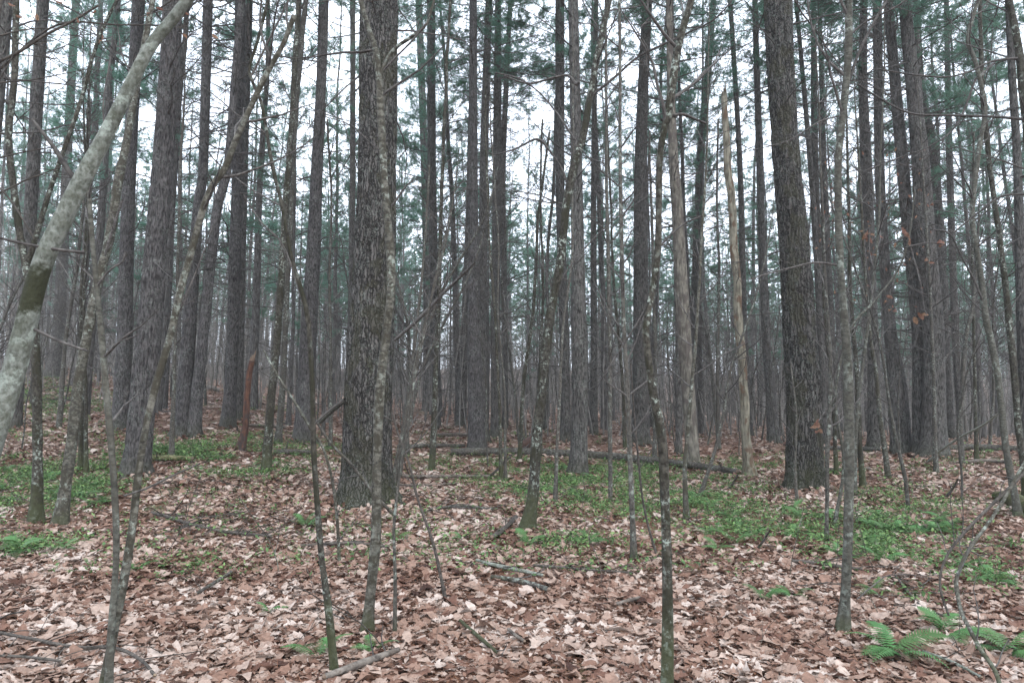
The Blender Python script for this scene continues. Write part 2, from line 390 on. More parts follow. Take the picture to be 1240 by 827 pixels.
def scatter_leaves(mb, pos, size, tone, rngl, shapes, tilt=.35):
    n = len(pos); which = rngl.integers(0, len(shapes), n)
    for s in range(len(shapes)):
        k = np.where(which == s)[0]
        if not len(k): continue
        V, Q = shapes[s]; m = len(k)
        x = V[:, 0][None] - .5; y = V[:, 1][None] * np.ones((m, 1)) * rngl.uniform(.75, 1.15, (m, 1)); x = x * np.ones((m, 1))
        x = x + rngl.normal(0, .025, x.shape); y = y + rngl.normal(0, .018, y.shape)
        c1 = rngl.normal(0, .7, (m, 1)); c2 = rngl.normal(0, .45, (m, 1)); tw = rngl.normal(0, .4, (m, 1)); fold = rngl.uniform(-.15, .4, (m, 1))
        z = c1 * y * y + c2 * x * x * .8 + tw * x * y + fold * np.abs(y) + rngl.normal(0, .018, x.shape) + .12 * np.sin(9 * x + c1 * 6) * np.abs(y)
        L = size[k][:, None]; x = x * L; y = y * L; z = z * L
        a = rngl.uniform(0, 2 * math.pi, m); tx = rngl.normal(0, tilt, m); ty = rngl.normal(0, tilt, m)
        # tilt about x and y, then spin about z
        y2 = y * np.cos(tx)[:, None] - z * np.sin(tx)[:, None]; z2 = y * np.sin(tx)[:, None] + z * np.cos(tx)[:, None]
        x3 = x * np.cos(ty)[:, None] + z2 * np.sin(ty)[:, None]; z3 = -x * np.sin(ty)[:, None] + z2 * np.cos(ty)[:, None]
        X = x3 * np.cos(a)[:, None] - y2 * np.sin(a)[:, None]; Y = x3 * np.sin(a)[:, None] + y2 * np.cos(a)[:, None]
        z3 = z3 - np.minimum(z3.min(1, keepdims=True) * .6, 0)
        P = np.stack([X + pos[k, 0:1], Y + pos[k, 1:2], z3 + pos[k, 2:3]], -1)
        nv = V.shape[0]
        QQ = (Q[None] + (np.arange(m) * nv)[:, None, None]).reshape(-1, 4)
        mb.add(P.reshape(-1, 3), QQ, None, 0, np.repeat(tone[k], nv))
def wedge(n, d0, d1, rngl, tmax=.92):
    # uniform over the area of the wedge in front of the camera
    d = np.sqrt(rngl.uniform(d0 * d0, d1 * d1, n)); t = rngl.uniform(-tmax, tmax, n)
    return d * t, d
lr = np.random.default_rng(21)
oakD = leaf_shape(OAK_R, 1); beD = leaf_shape(BEECH_R, 1); maD = leaf_shape(MAPLE_R, 1)
LOW = leaf_shape([(0, 0), (.3, .26), (.62, .30), (1, 0)], 0); LOW2 = leaf_shape([(0, 0), (.22, .10), (.45, .32), (.75, .22), (1, 0)], 0)
mb = MB()
def litter_band(n, d0, d1, smin, smax, shapes, tilt, lift):
    x, y = wedge(n, d0, d1, lr)
    if d0 < 3:
        x = np.concatenate([x, lr.uniform(-5, 5, 2500)]); y = np.concatenate([y, lr.uniform(-1.0, 2.2, 2500)])
    dens = fbm(x * .55 + 30, y * .55, 0, 3)
    keep = lr.random(len(x)) < np.clip((dens - .28) * 4.2, .30, 1)
    x = x[keep]; y = y[keep]
    z = ground(x, y) + lr.uniform(.0, lift, len(x))
    size = lr.uniform(smin, smax, len(x)) * lr.uniform(.7, 1.1, len(x))
    patch = fbm(x * 1.3 + 3, y * 1.3 + 8, 0, 2)
    tone = np.clip(lr.beta(1.7, 1.25, len(x)) * 1.0 + (patch - .5) * .55, 0, 1)
    scatter_leaves(mb, np.stack([x, y, z], 1), size, tone, lr, shapes, tilt)
litter_band(36000, 2.0, 7.0, .045, .165, [oakD, oakD, beD, oakD, beD, oakD, maD], .21, .024)
litter_band(60000, 1.8, 9.5, .015, .055, [LOW, LOW2, LOW2], .25, .034)
litter_band(62000, 7.0, 15, .07, .165, [LOW, LOW2, beD], .25, .03)
litter_band(56000, 15, 34, .11, .22, [LOW, LOW2], .25, .03)
litter_band(26000, 34, 75, .20, .38, [LOW], .25, .04)
tag(mb.build('leaf_litter', M['litter'], att=True, smooth=False), kind='stuff')
# needles between the leaves
mb = MB(); n = 80000
x, y = wedge(n, 2.2, 10, lr); z = ground(x, y) + lr.uniform(.002, .042, n); a = lr.uniform(0, math.pi, n); L = lr.uniform(.03, .055, n); e = lr.normal(0, .25, n)
dx = np.cos(a) * L; dy = np.sin(a) * L; wx = -np.sin(a) * .0011; wy = np.cos(a) * .0011
V = np.stack([np.stack([x - dx + wx, y - dy + wy, z], 1), np.stack([x - dx - wx, y - dy - wy, z], 1), np.stack([x + dx, y + dy, z + e * L + .003], 1)], 1)
mb.add(V.reshape(-1, 3), None, np.arange(n * 3).reshape(-1, 3), 0, np.repeat(lr.random(n), 3))
tag(mb.build('needle_litter', M['needle_litter'], att=True, smooth=False), kind='stuff')

# ------------------------------------------------------------------ green ground cover in patches
PATCH = [(700, 590, 95, 30, 2.4), (620, 575, 75, 24, 1.6), (760, 575, 130, 14, 2.2), (850, 600, 80, 25, 1.5), (800, 565, 90, 10, 1.0), (1070, 650, 80, 34, 1.3), (930, 640, 80, 28, 1.1), (1130, 615, 60, 15, .7),
         (690, 660, 60, 9, 1.0), (500, 560, 90, 14, .7), (260, 560, 110, 16, 1.5), (380, 545, 60, 14, .9), (40, 590, 80, 34, 2.6), (110, 580, 60, 24, 2.2), (60, 480, 80, 46, 3.4), (215, 545, 60, 12, 2.5), (300, 575, 60, 8, 2), (290, 545, 110, 18, 1.6), (150, 540, 60, 20, .8),
         (330, 500, 60, 20, .7), (600, 530, 120, 14, .7), (1000, 565, 100, 12, .8), (1180, 555, 60, 10, .8), (900, 560, 60, 14, .6), (40, 665, 60, 14, .9), (1180, 700, 60, 24, .45), (220, 690, 70, 20, .22), (1090, 570, 80, 8, .7),
         (400, 640, 40, 8, .35), (1060, 600, 60, 10, .8), (770, 620, 60, 20, .8), (1100, 720, 40, 14, .25), (560, 670, 40, 10, .2), (300, 530, 90, 8, .9), (20, 430, 40, 20, .8)]
gr = np.random.default_rng(5)
px = []; py = []
for (a, b_, rx, ry, dn) in PATCH:
    k = int(dn * rx * ry * .22); r_ = np.sqrt(gr.random(k)) * gr.uniform(.5, 1.45, k); th = gr.uniform(0, 2 * math.pi, k)
    px.append(a + rx * r_ * np.cos(th)); py.append(b_ + ry * r_ * np.sin(th))
k = 2600; px.append(gr.uniform(-60, 1300, k)); py.append(gr.uniform(525, 700, k) ** 1.0)
px = np.concatenate(px); py = np.concatenate(py)
H = hit(px, py); H = H[(H[:, 1] < 60) & (fbm(H[:, 0] * 3.1, H[:, 1] * 2.2, 2, 2) > .46)]
H[:, 0] += gr.normal(0, .12, len(H)); H[:, 1] += gr.normal(0, .12, len(H)); H[:, 2] = ground(H[:, 0], H[:, 1])
mb = MB(); n = len(H)
per = 8
P0 = np.repeat(H, per, 0); d = P0[:, 1]
th = gr.uniform(0, 2 * math.pi, n * per); L = gr.uniform(.02, .06, n * per) * np.clip(.7 + d / 28, .8, 1.8)
r0 = gr.uniform(0, .13, n * per); zz = gr.uniform(.02, .11, n * per)
cx = P0[:, 0] + np.cos(th * 3.1) * r0; cyy = P0[:, 1] + np.sin(th * 3.1) * r0
scatter_leaves(mb, np.stack([cx, cyy, P0[:, 2] + zz], 1), L, gr.random(n * per), gr, [leaf_shape([(0, 0), (.35, .24), (.7, .2), (1, 0)], 0), leaf_shape([(0, 0), (.3, .12), (.65, .12), (1, 0)], 0)], .45)
tag(mb.build('ground_cover', M['cover'], att=True, smooth=False), kind='stuff')

# ------------------------------------------------------------------ ferns
def frond_mesh(seed, L=.30, W=.075):
    r_ = np.random.default_rng(seed); mb = MB()
    n = 22; tt = np.linspace(0, 1, n)
    sx = tt * L; sz = .12 * L * np.sin(tt * 2.6) + .32 * L * tt - .42 * L * tt ** 2; sy = .05 * L * np.sin(tt * 2 + seed)
    S = np.stack([sx, sy, sz], 1)
    tubes(mb, S[None, ::5], np.linspace(.0022, .0007, len(S[::5]))[None], 4)
    for i in range(3, n - 1):
        u_ = tt[i]; l = W * (math.sin(math.pi * min(1, u_ * .93 + .12)) ** .8) * r_.uniform(.85, 1.1) + .006
        for sd in (-1, 1):
            k = 7; q = np.linspace(0, 1, k); ang = R(68) - .25 * u_
            base = S[i]; dirv = np.array([math.cos(ang), sd * math.sin(ang), 0]); side = np.array([-sd * math.sin(ang), math.cos(ang), 0]) * sd
            wd = .34 * L / n * (1 - q ** 1.8) * (1 + .6 * (np.arange(k) % 2)) + .0006
            c = base + dirv * (q * l)[:, None]; c[:, 2] += -.28 * l * q ** 2 + .05 * l * q + r_.normal(0, .0015)
            V = np.concatenate([c + side * wd[:, None], c - side * wd[:, None] * .9])
            Q = [(a, a + 1, k + a + 1, k + a) for a in range(k - 1)]
            mb.add(V, Q)
    return mb.build('frond', M['fern'], smooth=False)
FR = [frond_mesh(s) for s in range(4)]
def fern(loc, label, group=None, nf=6, sc=1.0, seed=0):
    r_ = random.Random(seed); f = root('fern', loc, label, 'fern', group)
    a0 = r_.uniform(0, 6.28)
    for i in range(nf):
        s = r_.uniform(.7, 1.1) * sc
        link_copy(FR[r_.randrange(4)], f, (0, 0, .015), (r_.uniform(-.3, .3), r_.uniform(-.55, -.02), a0 + i * 6.28 / nf + r_.uniform(-.35, .35)), (s, s, s))
    return f
FERNS = [(1085, 795, 'large spreading fern in the bottom right corner, nearest the smooth grey sapling', 9, 1.1), (1150, 772, 'fern just behind the arching pale sapling at bottom right', 7, .9),
         (1222, 795, 'dark dense fern at the right edge of the bottom right corner', 9, 1.0), (22, 672, 'broad flat fern at the left edge below the mossy twin trunks', 8, 1.1),
         (75, 668, 'fern beside the broad flat one at the left edge', 6, .9), (165, 694, 'small fern right behind the forked foreground sapling', 5, .7),
         (385, 800, 'pale fern frond cluster at the foot of the thin dark crooked sapling', 4, .9), (452, 792, 'small bright fern at the foot of the ringed grey sapling', 3, .8),
         (370, 640, 'dark fern left of the biggest pine base', 6, .9), (480, 655, 'small fern just right of the biggest pine base', 4, .7),
         (640, 662, 'fern at the foot of the mossy leaning maple', 6, .8), (712, 660, 'fern on the leaf litter between the mossy maple and the straight thin spruce sapling', 6, .8),
         (925, 728, 'tiny fern alone on the litter left of the smooth grey sapling', 4, .7), (960, 726, 'second tiny fern nearer the smooth grey sapling', 4, .7),
         (1062, 720, 'little fern right of the smooth grey sapling foot', 4, .7), (1205, 706, 'fern under the arching pale sapling at the right edge', 7, 1.0),
         (1165, 690, 'fern at the bend of the arching pale sapling', 6, .9), (870, 668, 'fern isolated on pale leaves right of the dark mossy crooked sapling', 5, .7),
         (560, 655, 'small fern on the litter between the biggest pine and the mossy maple', 4, .7), (325, 745, 'tiny fern on bare litter left of the thin dark crooked sapling', 4, .5)]
for i, (a, b_, lb, nf, sc) in enumerate(FERNS): fern(tuple(hit1(a, b_)), lb, None, nf, sc, i)
fr = random.Random(3)
FP = [(700, 592, 80, 22, 16), (1075, 650, 95, 36, 20), (930, 640, 80, 26, 12), (860, 600, 60, 18, 10), (30, 590, 50, 30, 9), (250, 562, 90, 10, 8), (110, 600, 40, 15, 5), (1120, 640, 50, 15, 6)]
for (a, b_, rx, ry, k) in FP:
    for i in range(k):
        th = fr.uniform(0, 6.28); q = math.sqrt(fr.random())
        fern(tuple(hit1(a + rx * q * math.cos(th), b_ + ry * q * math.sin(th))), 'low green fern in one of the green patches around the pine trunks', 'ferns in the green patches', fr.randint(4, 6), fr.uniform(.5, .95), fr.randrange(9999))
for f in FR: bpy.data.objects.remove(f)

# ------------------------------------------------------------------ branch and crown generators
def branch_line(r_, start, d, L, n=6, bend=.25, wob=.06):
    """a bent line with a slight rise"""
    d = np.asarray(d, float) / np.linalg.norm(d); pts = [np.asarray(start, float)]
    for i in range(n - 1):
        d = d + r_.normal(0, wob * 2.2, 3) + np.array([0, 0, bend / n]); d /= np.linalg.norm(d)
        pts.append(pts[-1] + d * L / (n - 1))
    return np.array(pts)
class Twigs:
    def __init__(s): s.b = {}
    def add(s, P, r0, r1): s.b.setdefault(len(P), []).append((P, np.linspace(r0, r1, len(P))))
    def out(s, mb, mat=0, k=None):
        for n, l in s.b.items():
            kk = k or (5 if n >= 7 else (4 if n >= 5 else 3))
            tubes(mb, np.array([a for a, _ in l]), np.array([b for _, b in l]), kk, mat)
def perp_dir(r_, t, ang):
    v = r_.normal(0, 1, 3); v -= v.dot(t) * t; v /= np.linalg.norm(v) + 1e-9
    return t * math.cos(ang) + v * math.sin(ang)
TMIN = .0022
def bare_branch(tw, r_, start, d, L, r0, lev=0, bend=.3, dens=1.0, flat=0.):
    n = (7, 5, 3)[min(lev, 2)]
    P = branch_line(r_, start, d, L, n, bend, (.05, .07, .09)[min(lev, 2)])
    if lev == 0: tw.add(P, r0, max(TMIN, r0 * .25))
    else: tw.add(P, max(r0, TMIN * 1.2), TMIN * .9)
    if lev >= 2: return P
    k = max(1, int(L * (5.5, 8)[lev] * dens))
    for i in range(k):
        u_ = r_.uniform(.22, .98); q = u_ * (n - 1); a = int(q); p = P[a] + (P[min(a + 1, n - 1)] - P[a]) * (q - a)
        t = P[min(a + 1, n - 1)] - P[max(a - 0, 0)] if a < n - 1 else P[-1] - P[-2]
        t = t / (np.linalg.norm(t) + 1e-9)
        dd = perp_dir(r_, t, r_.uniform(.5, 1.1)); dd[2] = dd[2] * (1 - flat) + .12
        bare_branch(tw, r_, p, dd, L * r_.uniform(.28, .5) * (1.1 - .5 * u_), r0 * (1 - .7 * u_) * .55, lev + 1, bend * .8, dens, flat)
    return P

def needle_tufts(P, D, r_, m=9, L=.12, w=.012):
    n = len(P); P = np.repeat(P, m, 0); D = np.repeat(D, m, 0)
    d = D * 1.0 + r_.normal(0, .55, (n * m, 3)); d[:, 2] = d[:, 2] * .55 + .1; d /= np.linalg.norm(d, axis=1, keepdims=True)
    s = np.cross(d, r_.normal(0, 1, (n * m, 3))); s /= np.linalg.norm(s, axis=1, keepdims=True) + 1e-9
    l = L * r_.uniform(.75, 1.15, (n * m, 1)); P = P + r_.normal(0, .02, P.shape)
    return np.stack([P + s * w / 2, P - s * w / 2, P + d * l], 1).reshape(-1, 3)
def pine_bough(seed, L=3.0, m=12, w=.011, nl=.12):
    """live white pine bough along +x: twig lines and needle vertices"""
    r_ = np.random.default_rng(seed); tw = Twigs(); n = 8
    P = branch_line(r_, (0, 0, 0), (1, 0, .05), L, n, .22, .035); tw.add(P, .022, .004)
    tp = []; td = []
    for i in range(int(L * 8)):
        u_ = r_.uniform(.22, 1.0); q = u_ * (n - 1) - 1e-6; a = int(q); p = P[a] + (P[a + 1] - P[a]) * (q - a)
        t = P[a + 1] - P[a]; t /= np.linalg.norm(t); sd = 1 if i % 2 else -1
        side = np.cross((0, 0, 1.), t); ang = r_.uniform(.6, 1.05); dd = t * math.cos(ang) + sd * side * math.sin(ang); dd[2] += r_.uniform(.0, .3)
        l = (1.05 - u_) * r_.uniform(.55, 1.0) * L * .36 + .18
        Q = branch_line(r_, p, dd, l, 4, .25, .06); tw.add(Q, .006, .0025)
        k = max(2, int(l / .075))
        for j in range(k):
            v = .3 + .7 * (j + 1) / k; qq = v * 3 - 1e-6; b_ = int(qq); pp = Q[b_] + (Q[b_ + 1] - Q[b_]) * (qq - b_)
            t2 = Q[b_ + 1] - Q[b_]; t2 /= np.linalg.norm(t2)
            o = r_.normal(0, .06, 3) if v < 1 else 0
            tp.append(pp + o); td.append(t2)
    return tw, needle_tufts(np.array(tp), np.array(td), r_, m, nl, w)
def boughs_to_arrays(b):
    mbx = MB(); b[0].out(mbx, 0, 3); V = np.concatenate(mbx.v); Q = np.concatenate(mbx.q); return V, Q, b[1]
BOUGH = [boughs_to_arrays(pine_bough(s, 3.0)) for s in range(5)]
BOUGH_LOW = [boughs_to_arrays(pine_bough(s + 50, 3.0, 4, .022, .16)) for s in range(3)]
def xf(V, yaw, pitch, s, org):
    c, s_ = math.cos(pitch), math.sin(pitch); x = V[:, 0] * c - V[:, 2] * s_; z = V[:, 0] * s_ + V[:, 2] * c; y = V[:, 1]
    c, s_ = math.cos(yaw), math.sin(yaw); return np.stack([x * c - y * s_, x * s_ + y * c, z], 1) * s + org
def crown_mesh(seed, live=13., dead=6., spread=1.0, low=False, dens=1.0):
    """z=0 is the lowest live whorl; dead limbs below it"""
    r_ = np.random.default_rng(seed); mb = MB(); z = 0.
    bs = BOUGH_LOW if low else BOUGH
    while z < live - .3:
        f = z / live; prof = (.55 + 1.6 * f if f < .25 else .95 - .85 * (f - .25) / .75)
        k = r_.integers(3, 6); y0 = r_.uniform(0, 6.28)
        for i in range(k):
            if r_.random() > .74 * dens: continue
            V, Q, Nv = bs[r_.integers(0, len(bs))]
            s = prof * r_.uniform(.65, 1.3) * spread * 1.12; yaw = y0 + i * 6.283 / k + r_.uniform(-.4, .4); pt = -.12 + .75 * f + r_.normal(0, .12)
            org = np.array([0, 0, z + r_.uniform(-.15, .15)])
            mb.add(xf(V, yaw, pt, s, org), Q, None, 0)
            nv = xf(Nv, yaw, pt, s, org); mb.add(nv, None, np.arange(len(nv)).reshape(-1, 3), 1)
        z += r_.uniform(.65, 1.1)
    tw = Twigs(); z = -.2
    while z > -dead:
        for i in range(r_.integers(1, 4)):
            yaw = r_.uniform(0, 6.28); e = r_.uniform(-.25, .25)
            bare_branch(tw, r_, (0, 0, z), (math.cos(yaw), math.sin(yaw), e), r_.uniform(.7, 2.5), r_.uniform(.010, .020), 0, r_.uniform(-.2, .3), .55, .5)
        z -= r_.uniform(.3, .6)
    tw.out(mb, 0)
    return mb.build('crown', [M['twig'], M['needle']], smooth=False)
CROWN = [crown_mesh(100 + s, 13, 7) for s in range(5)]
CROWN_TIGHT = [crown_mesh(200 + s, 7.5, 2.0, .8) for s in range(2)]
for c in CROWN + CROWN_TIGHT: pass

def dead_branch_mesh(seed):
    r_ = np.random.default_rng(seed); tw = Twigs(); mb = MB()
    bare_branch(tw, r_, (0, 0, 0), (1, 0, r_.uniform(-.15, .15)), r_.uniform(1.0, 2.9), r_.uniform(.010, .019), 0, r_.uniform(-.35, .3), .8, .55); tw.out(mb)
    return mb.build('dead_branch', M['twig'])
DEAD = [dead_branch_mesh(300 + s) for s in range(6)]

def sapling_meshes(seed, H, r0):
    """bare deciduous sapling: trunk mesh and crown mesh"""
    r_ = np.random.default_rng(seed); tw = Twigs(); mt = MB()
    P = branch_line(r_, (0, 0, -.1), (r_.normal(0, .06), r_.normal(0, .06), 1), H, 12, .5, .035)
    Pp, Rr = resample(P, r0 * (1 - .88 * np.linspace(0, 1, 12)) + .001, .35)
    tubes(mt, Pp[None], Rr[None], 7)
    k = int(H * 4.6)
    for i in range(k):
        u_ = r_.uniform(.14, .99) ** .85; q = u_ * 11 - 1e-6; a = int(q); p = P[a] + (P[a + 1] - P[a]) * (q - a); t = P[a + 1] - P[a]; t /= np.linalg.norm(t)
        bare_branch(tw, r_, p, perp_dir(r_, t, r_.uniform(.55, 1.15)), H * r_.uniform(.10, .24) * (1.15 - .6 * u_), r0 * (.38 - .28 * u_), 0, .45, .8)
    mc = MB(); tw.out(mc)
    return mt.build('trunk', M['thin']), mc.build('crown', M['twig'])
SAP = [sapling_meshes(400 + s, h, r0) for s, (h, r0) in enumerate([(5, .022), (6.5, .03), (8, .04), (4, .016), (7, .028), (9.5, .05), (3, .012), (5.5, .02)])]
# ------------------------------------------------------------------ trees placed where they stand
OCC = []                                                     # occupied spots (x, y, r)
def lift(px, py, w, D, slope=0.0, y0=None):
    """photo pixel -> point in the upright plane y = D, radius from its width"""
    d = rays(px, py)
    s = D / d[1]
    if slope and y0 is not None: s = (D + slope * (y0 - py) / 100.0) / d[1]
    p = d * s; p[2] += CAM_H
    return p, w * .46 * s / FPX
def polyline(pts, D=None, slope=0.0):
    if D is None: D = float(hit1(pts[0][0], pts[0][1])[1])
    P = []; Q = []
    for a in pts:
        p, r_ = lift(a[0], a[1], a[2], D, slope, pts[0][1]); P.append(p); Q.append(r_)
    return np.array(P), np.array(Q), D
def extend_up(P, Q, H, base_z, rtop=.02, r_=None):
    top = P[-1]
    if top[2] > base_z + H - 1: return P, Q, P[-1], (P[-1] - P[-2])
    d = P[-1] - P[-2]; d /= np.linalg.norm(d); n = 8; rem = base_z + H - top[2]
    out = []; rr = []; p = top.copy()
    for i in range(n):
        d = d * .88 + np.array([0, 0, .12]); d /= np.linalg.norm(d); p = p + d * rem / n
        out.append(p.copy()); rr.append(Q[-1] * (1 - (i + 1) / n) ** .8 + rtop * (i + 1) / n)
    return np.concatenate([P, out]), np.concatenate([Q, rr]), None, None
def at_height(P, z):
    for i in range(len(P) - 1):
        if P[i][2] <= z <= P[i + 1][2]:
            f = (z - P[i][2]) / (P[i + 1][2] - P[i][2]); return P[i] + (P[i + 1] - P[i]) * f
    return P[-1]
def trunk_mesh(P, Q, base, mat, parent, k=14, step=.15, rough=0.0, flare=1.0, detail=False, name='trunk', wob=0.0, seed=0):
    Pp, Rr = resample(P, Q, step)
    # carry the foot below the ground with a flare
    g0 = base[2]; foot = Pp[0] + np.array([0, 0, -.25]) - (Pp[min(3, len(Pp) - 1)] - Pp[0]) * .3
    h = Pp[:, 2] - g0
    if flare: Rr = Rr * (1 + flare * (.14 * np.exp(-np.maximum(h, 0) / .35) + .22 * np.exp(-np.maximum(h, 0) / .1)))
    if wob:
        off = (np.stack([fbm(h * 1.3 + seed, h * 0 + 1, 0, 2), fbm(h * 1.3 + seed, h * 0 + 7, 0, 2)], 1) - .5) * wob
        Pp = Pp.copy(); Pp[:, :2] += off * np.minimum(1, np.maximum(h, 0) * 2)[:, None]
        Rr = Rr * (.93 + (vnoise(h * 6 + seed, h * 0 + 3) - .5) * .14)
    Pp = np.concatenate([foot[None], Pp]); Rr = np.concatenate([[Rr[0] * 1.25], Rr])
    n = len(Pp); th = np.arange(k) / k * 2 * math.pi
    T = np.gradient(Pp, axis=0); T /= np.linalg.norm(T, axis=1, keepdims=True)
    N = np.array([1., 0, 0]) - T[:, :1] * T; N /= np.linalg.norm(N, axis=1, keepdims=True); B = np.cross(T, N)
    rad = Rr[:, None] * np.ones((1, k))
    hh = (Pp[:, 2] - g0)[:, None]
    fl_ = np.exp(-np.maximum(hh, 0) / .2)
    lob = 1 + fl_ * flare * (.13 * np.cos(th * 4 + seed)[None] + .12 * np.cos(th * 3 + seed * 2)[None] + .07 * np.cos(th * 7)[None]) + .05 * (vnoise(np.cos(th)[None] * 1.5 + seed + hh * 0, np.sin(th)[None] * 1.5 + hh * 0, hh * 1.1) - .5)
    rad = rad * lob
    if detail:
        ux = np.cos(th)[None] * Rr[:, None]; uy = np.sin(th)[None] * Rr[:, None]
        f = 24
        wv = (vnoise(ux * 3, uy * 3, hh * 4) - .5) * 1.2
        n1 = vnoise(ux * f + seed + wv, uy * f - wv, hh * 3.2); rid = np.abs(n1 - .5) * 2
        n2 = vnoise(ux * 60, uy * 60 + seed, hh * 16)
        rad = rad - .024 * (1 - np.minimum(rid * 2.4, 1)) + .007 * (n2 - .5) + .003
    V = Pp[:, None] + rad[..., None] * (np.cos(th)[None, :, None] * N[:, None] + np.sin(th)[None, :, None] * B[:, None])
    i = np.arange(n - 1)[:, None] * k + np.arange(k)[None]; j = np.arange(n - 1)[:, None] * k + ((np.arange(k) + 1) % k)[None]
    Q4 = np.stack([i, j, j + k, i + k], -1).reshape(-1, 4)
    mb = MB(); mb.add(V.reshape(-1, 3) - base, Q4)
    mb.add(np.concatenate([V[-1] - base, (Pp[-1] - base)[None]]), None, [(a, (a + 1) % k, k) for a in range(k)])
    return mb.build(name, mat, parent), Pp, Rr
def orient(o, d, yaw):
    q = Vector((0, 0, 1)).rotation_difference(Vector(tuple(d)).normalized()) @ Matrix.Rotation(yaw, 4, 'Z').to_quaternion()
    o.rotation_mode = 'XYZ'; o.rotation_euler = q.to_euler()

def pine(label, pts, H=25, cb=12.5, mat='pine', k=14, step=.2, detail=False, ndead=10, name='pine_tree', group=None, D=None, cs=1.0, seed=None, dead_from=2.2):
    P, Q, D = polyline(pts, D); seed = len(OCC) if seed is None else seed
    base = P[0].copy(); base[2] = gz(P[0][0], P[0][1])
    OCC.append((base[0], base[1], Q[0] + .5))
    P, Q, _, _ = extend_up(P, Q, H, base[2])
    t = root(name, tuple(base), label, 'pine tree', group)
    trunk_mesh(P, Q, base, M[mat], t, k, step, detail=detail, seed=seed * 3.7)
    r_ = random.Random(seed + 11)
    if cb is not None:
        a = at_height(P, base[2] + cb); b_ = P[-1]
        ax = b_ - a; L = np.linalg.norm(ax); s = L / 13.0
        c = CROWN[r_.randrange(5)]; c = link_copy(c, t, tuple(a - base)); orient(c, ax, r_.uniform(0, 6.28)); c.scale = (min(s, 1.1) * cs, min(s, 1.1) * cs, s)
    for i in range(int(ndead * 2.6)):
        z = base[2] + dead_from + (min(cb or 11, 11) - dead_from) * (i + r_.random()) / ndead
        a = at_height(P, z); c = link_copy(DEAD[r_.randrange(6)], t, tuple(a - base), (r_.uniform(-3, 3), r_.uniform(-.25, .3), r_.uniform(0, 6.28)))
        s = r_.uniform(.6, 1.15); c.scale = (s, s, s)
    return t, P, Q, base

def hardwood(label, pts, mat='thin', H=9, k=10, step=.08, nb=14, bz=1.6, bl=.9, branches=(), D=None, slope=0.0, cat='sapling', name='sapling', group=None, ext=True, wob=.02, seed=None, flare=1.0, forks=(), bmat=None, bdens=1.0, br=.5):
    P, Q, D = polyline(pts, D, slope); seed = 1000 + len(OCC) if seed is None else seed
    base = P[0].copy(); base[2] = gz(P[0][0], P[0][1]) if P[0][2] < 3 else P[0][2]
    P[0][2] = base[2] if abs(P[0][2] - base[2]) < .35 else P[0][2]
    OCC.append((base[0], base[1], .3))
    if ext: P, Q, _, _ = extend_up(P, Q, H, base[2], .004)
    t = root(name, tuple(base), label, cat, group)
    trunk_mesh(P, Q, base, M[mat], t, k, step, flare=flare, wob=wob, seed=seed * 1.7)
    bmat = bmat or ('twig' if mat != 'pale' else 'pale')
    for f in forks:                                            # a stem that leaves the trunk: its own part with its twigs
        FP_, FQ, _ = polyline(f, D, slope); FP_, FQ = resample(FP_, FQ, step)
        if ext and FP_[-1][2] > CAM_H + 2 and len(f) > 3: FP_, FQ, _, _ = extend_up(FP_, FQ, H * .85, base[2], .003)
        mb = MB(); tubes(mb, FP_[None] - base, FQ[None], 8); mb.build('stem', M[mat], t)
    r_ = np.random.default_rng(seed)
    for b_ in branches:
        BP, BQ, _ = polyline(b_, D, 0); n = len(BP); dz = r_.uniform(-.12, .12); L = np.linalg.norm(BP[-1] - BP[0])
        BP[:, 1] += np.linspace(0, 1, n) * dz * L * 1.5
        BP, BQ = resample(BP, np.maximum(BQ, .0012), .06); tw = Twigs(); mb = MB(); tubes(mb, BP[None] - base, BQ[None], 6)
        for i in range(int(L * 5 * bdens)):
            a = r_.integers(len(BP) // 5, len(BP) - 1); tt = BP[a + 1] - BP[a]; tt /= np.linalg.norm(tt)
            bare_branch(tw, r_, BP[a] - base, perp_dir(r_, tt, r_.uniform(.5, 1.)), L * r_.uniform(.12, .3), max(.0016, BQ[a] * .5), 1, .3, .8)
        tw.out(mb); mb.build('branch', M[bmat], t)
    Pp, Rr = resample(P, Q, .2)
    ok = np.where(Pp[:, 2] > base[2] + bz)[0]
    nb = int(nb * 1.9); bl = bl * 1.15
    for i in range(nb):
        if not len(ok): break
        a = int(ok[int(len(ok) * (i + r_.random()) / nb)]); a = min(a, len(Pp) - 2)
        tt = Pp[a + 1] - Pp[a]; tt /= np.linalg.norm(tt); tw = Twigs(); mb = MB(); f = (Pp[a][2] - base[2]) / max(H, 1)
        bare_branch(tw, r_, (0, 0, 0), perp_dir(r_, tt, r_.uniform(.6, 1.2)), bl * r_.uniform(.5, 1.3) * (1.2 - .6 * f), min(Rr[a] * br, .012), 0, .4, .8 * bdens)
        tw.out(mb); o = mb.build('branch', M[bmat], t); o.location = tuple(Pp[a] - base)
    return t, P, Q, base

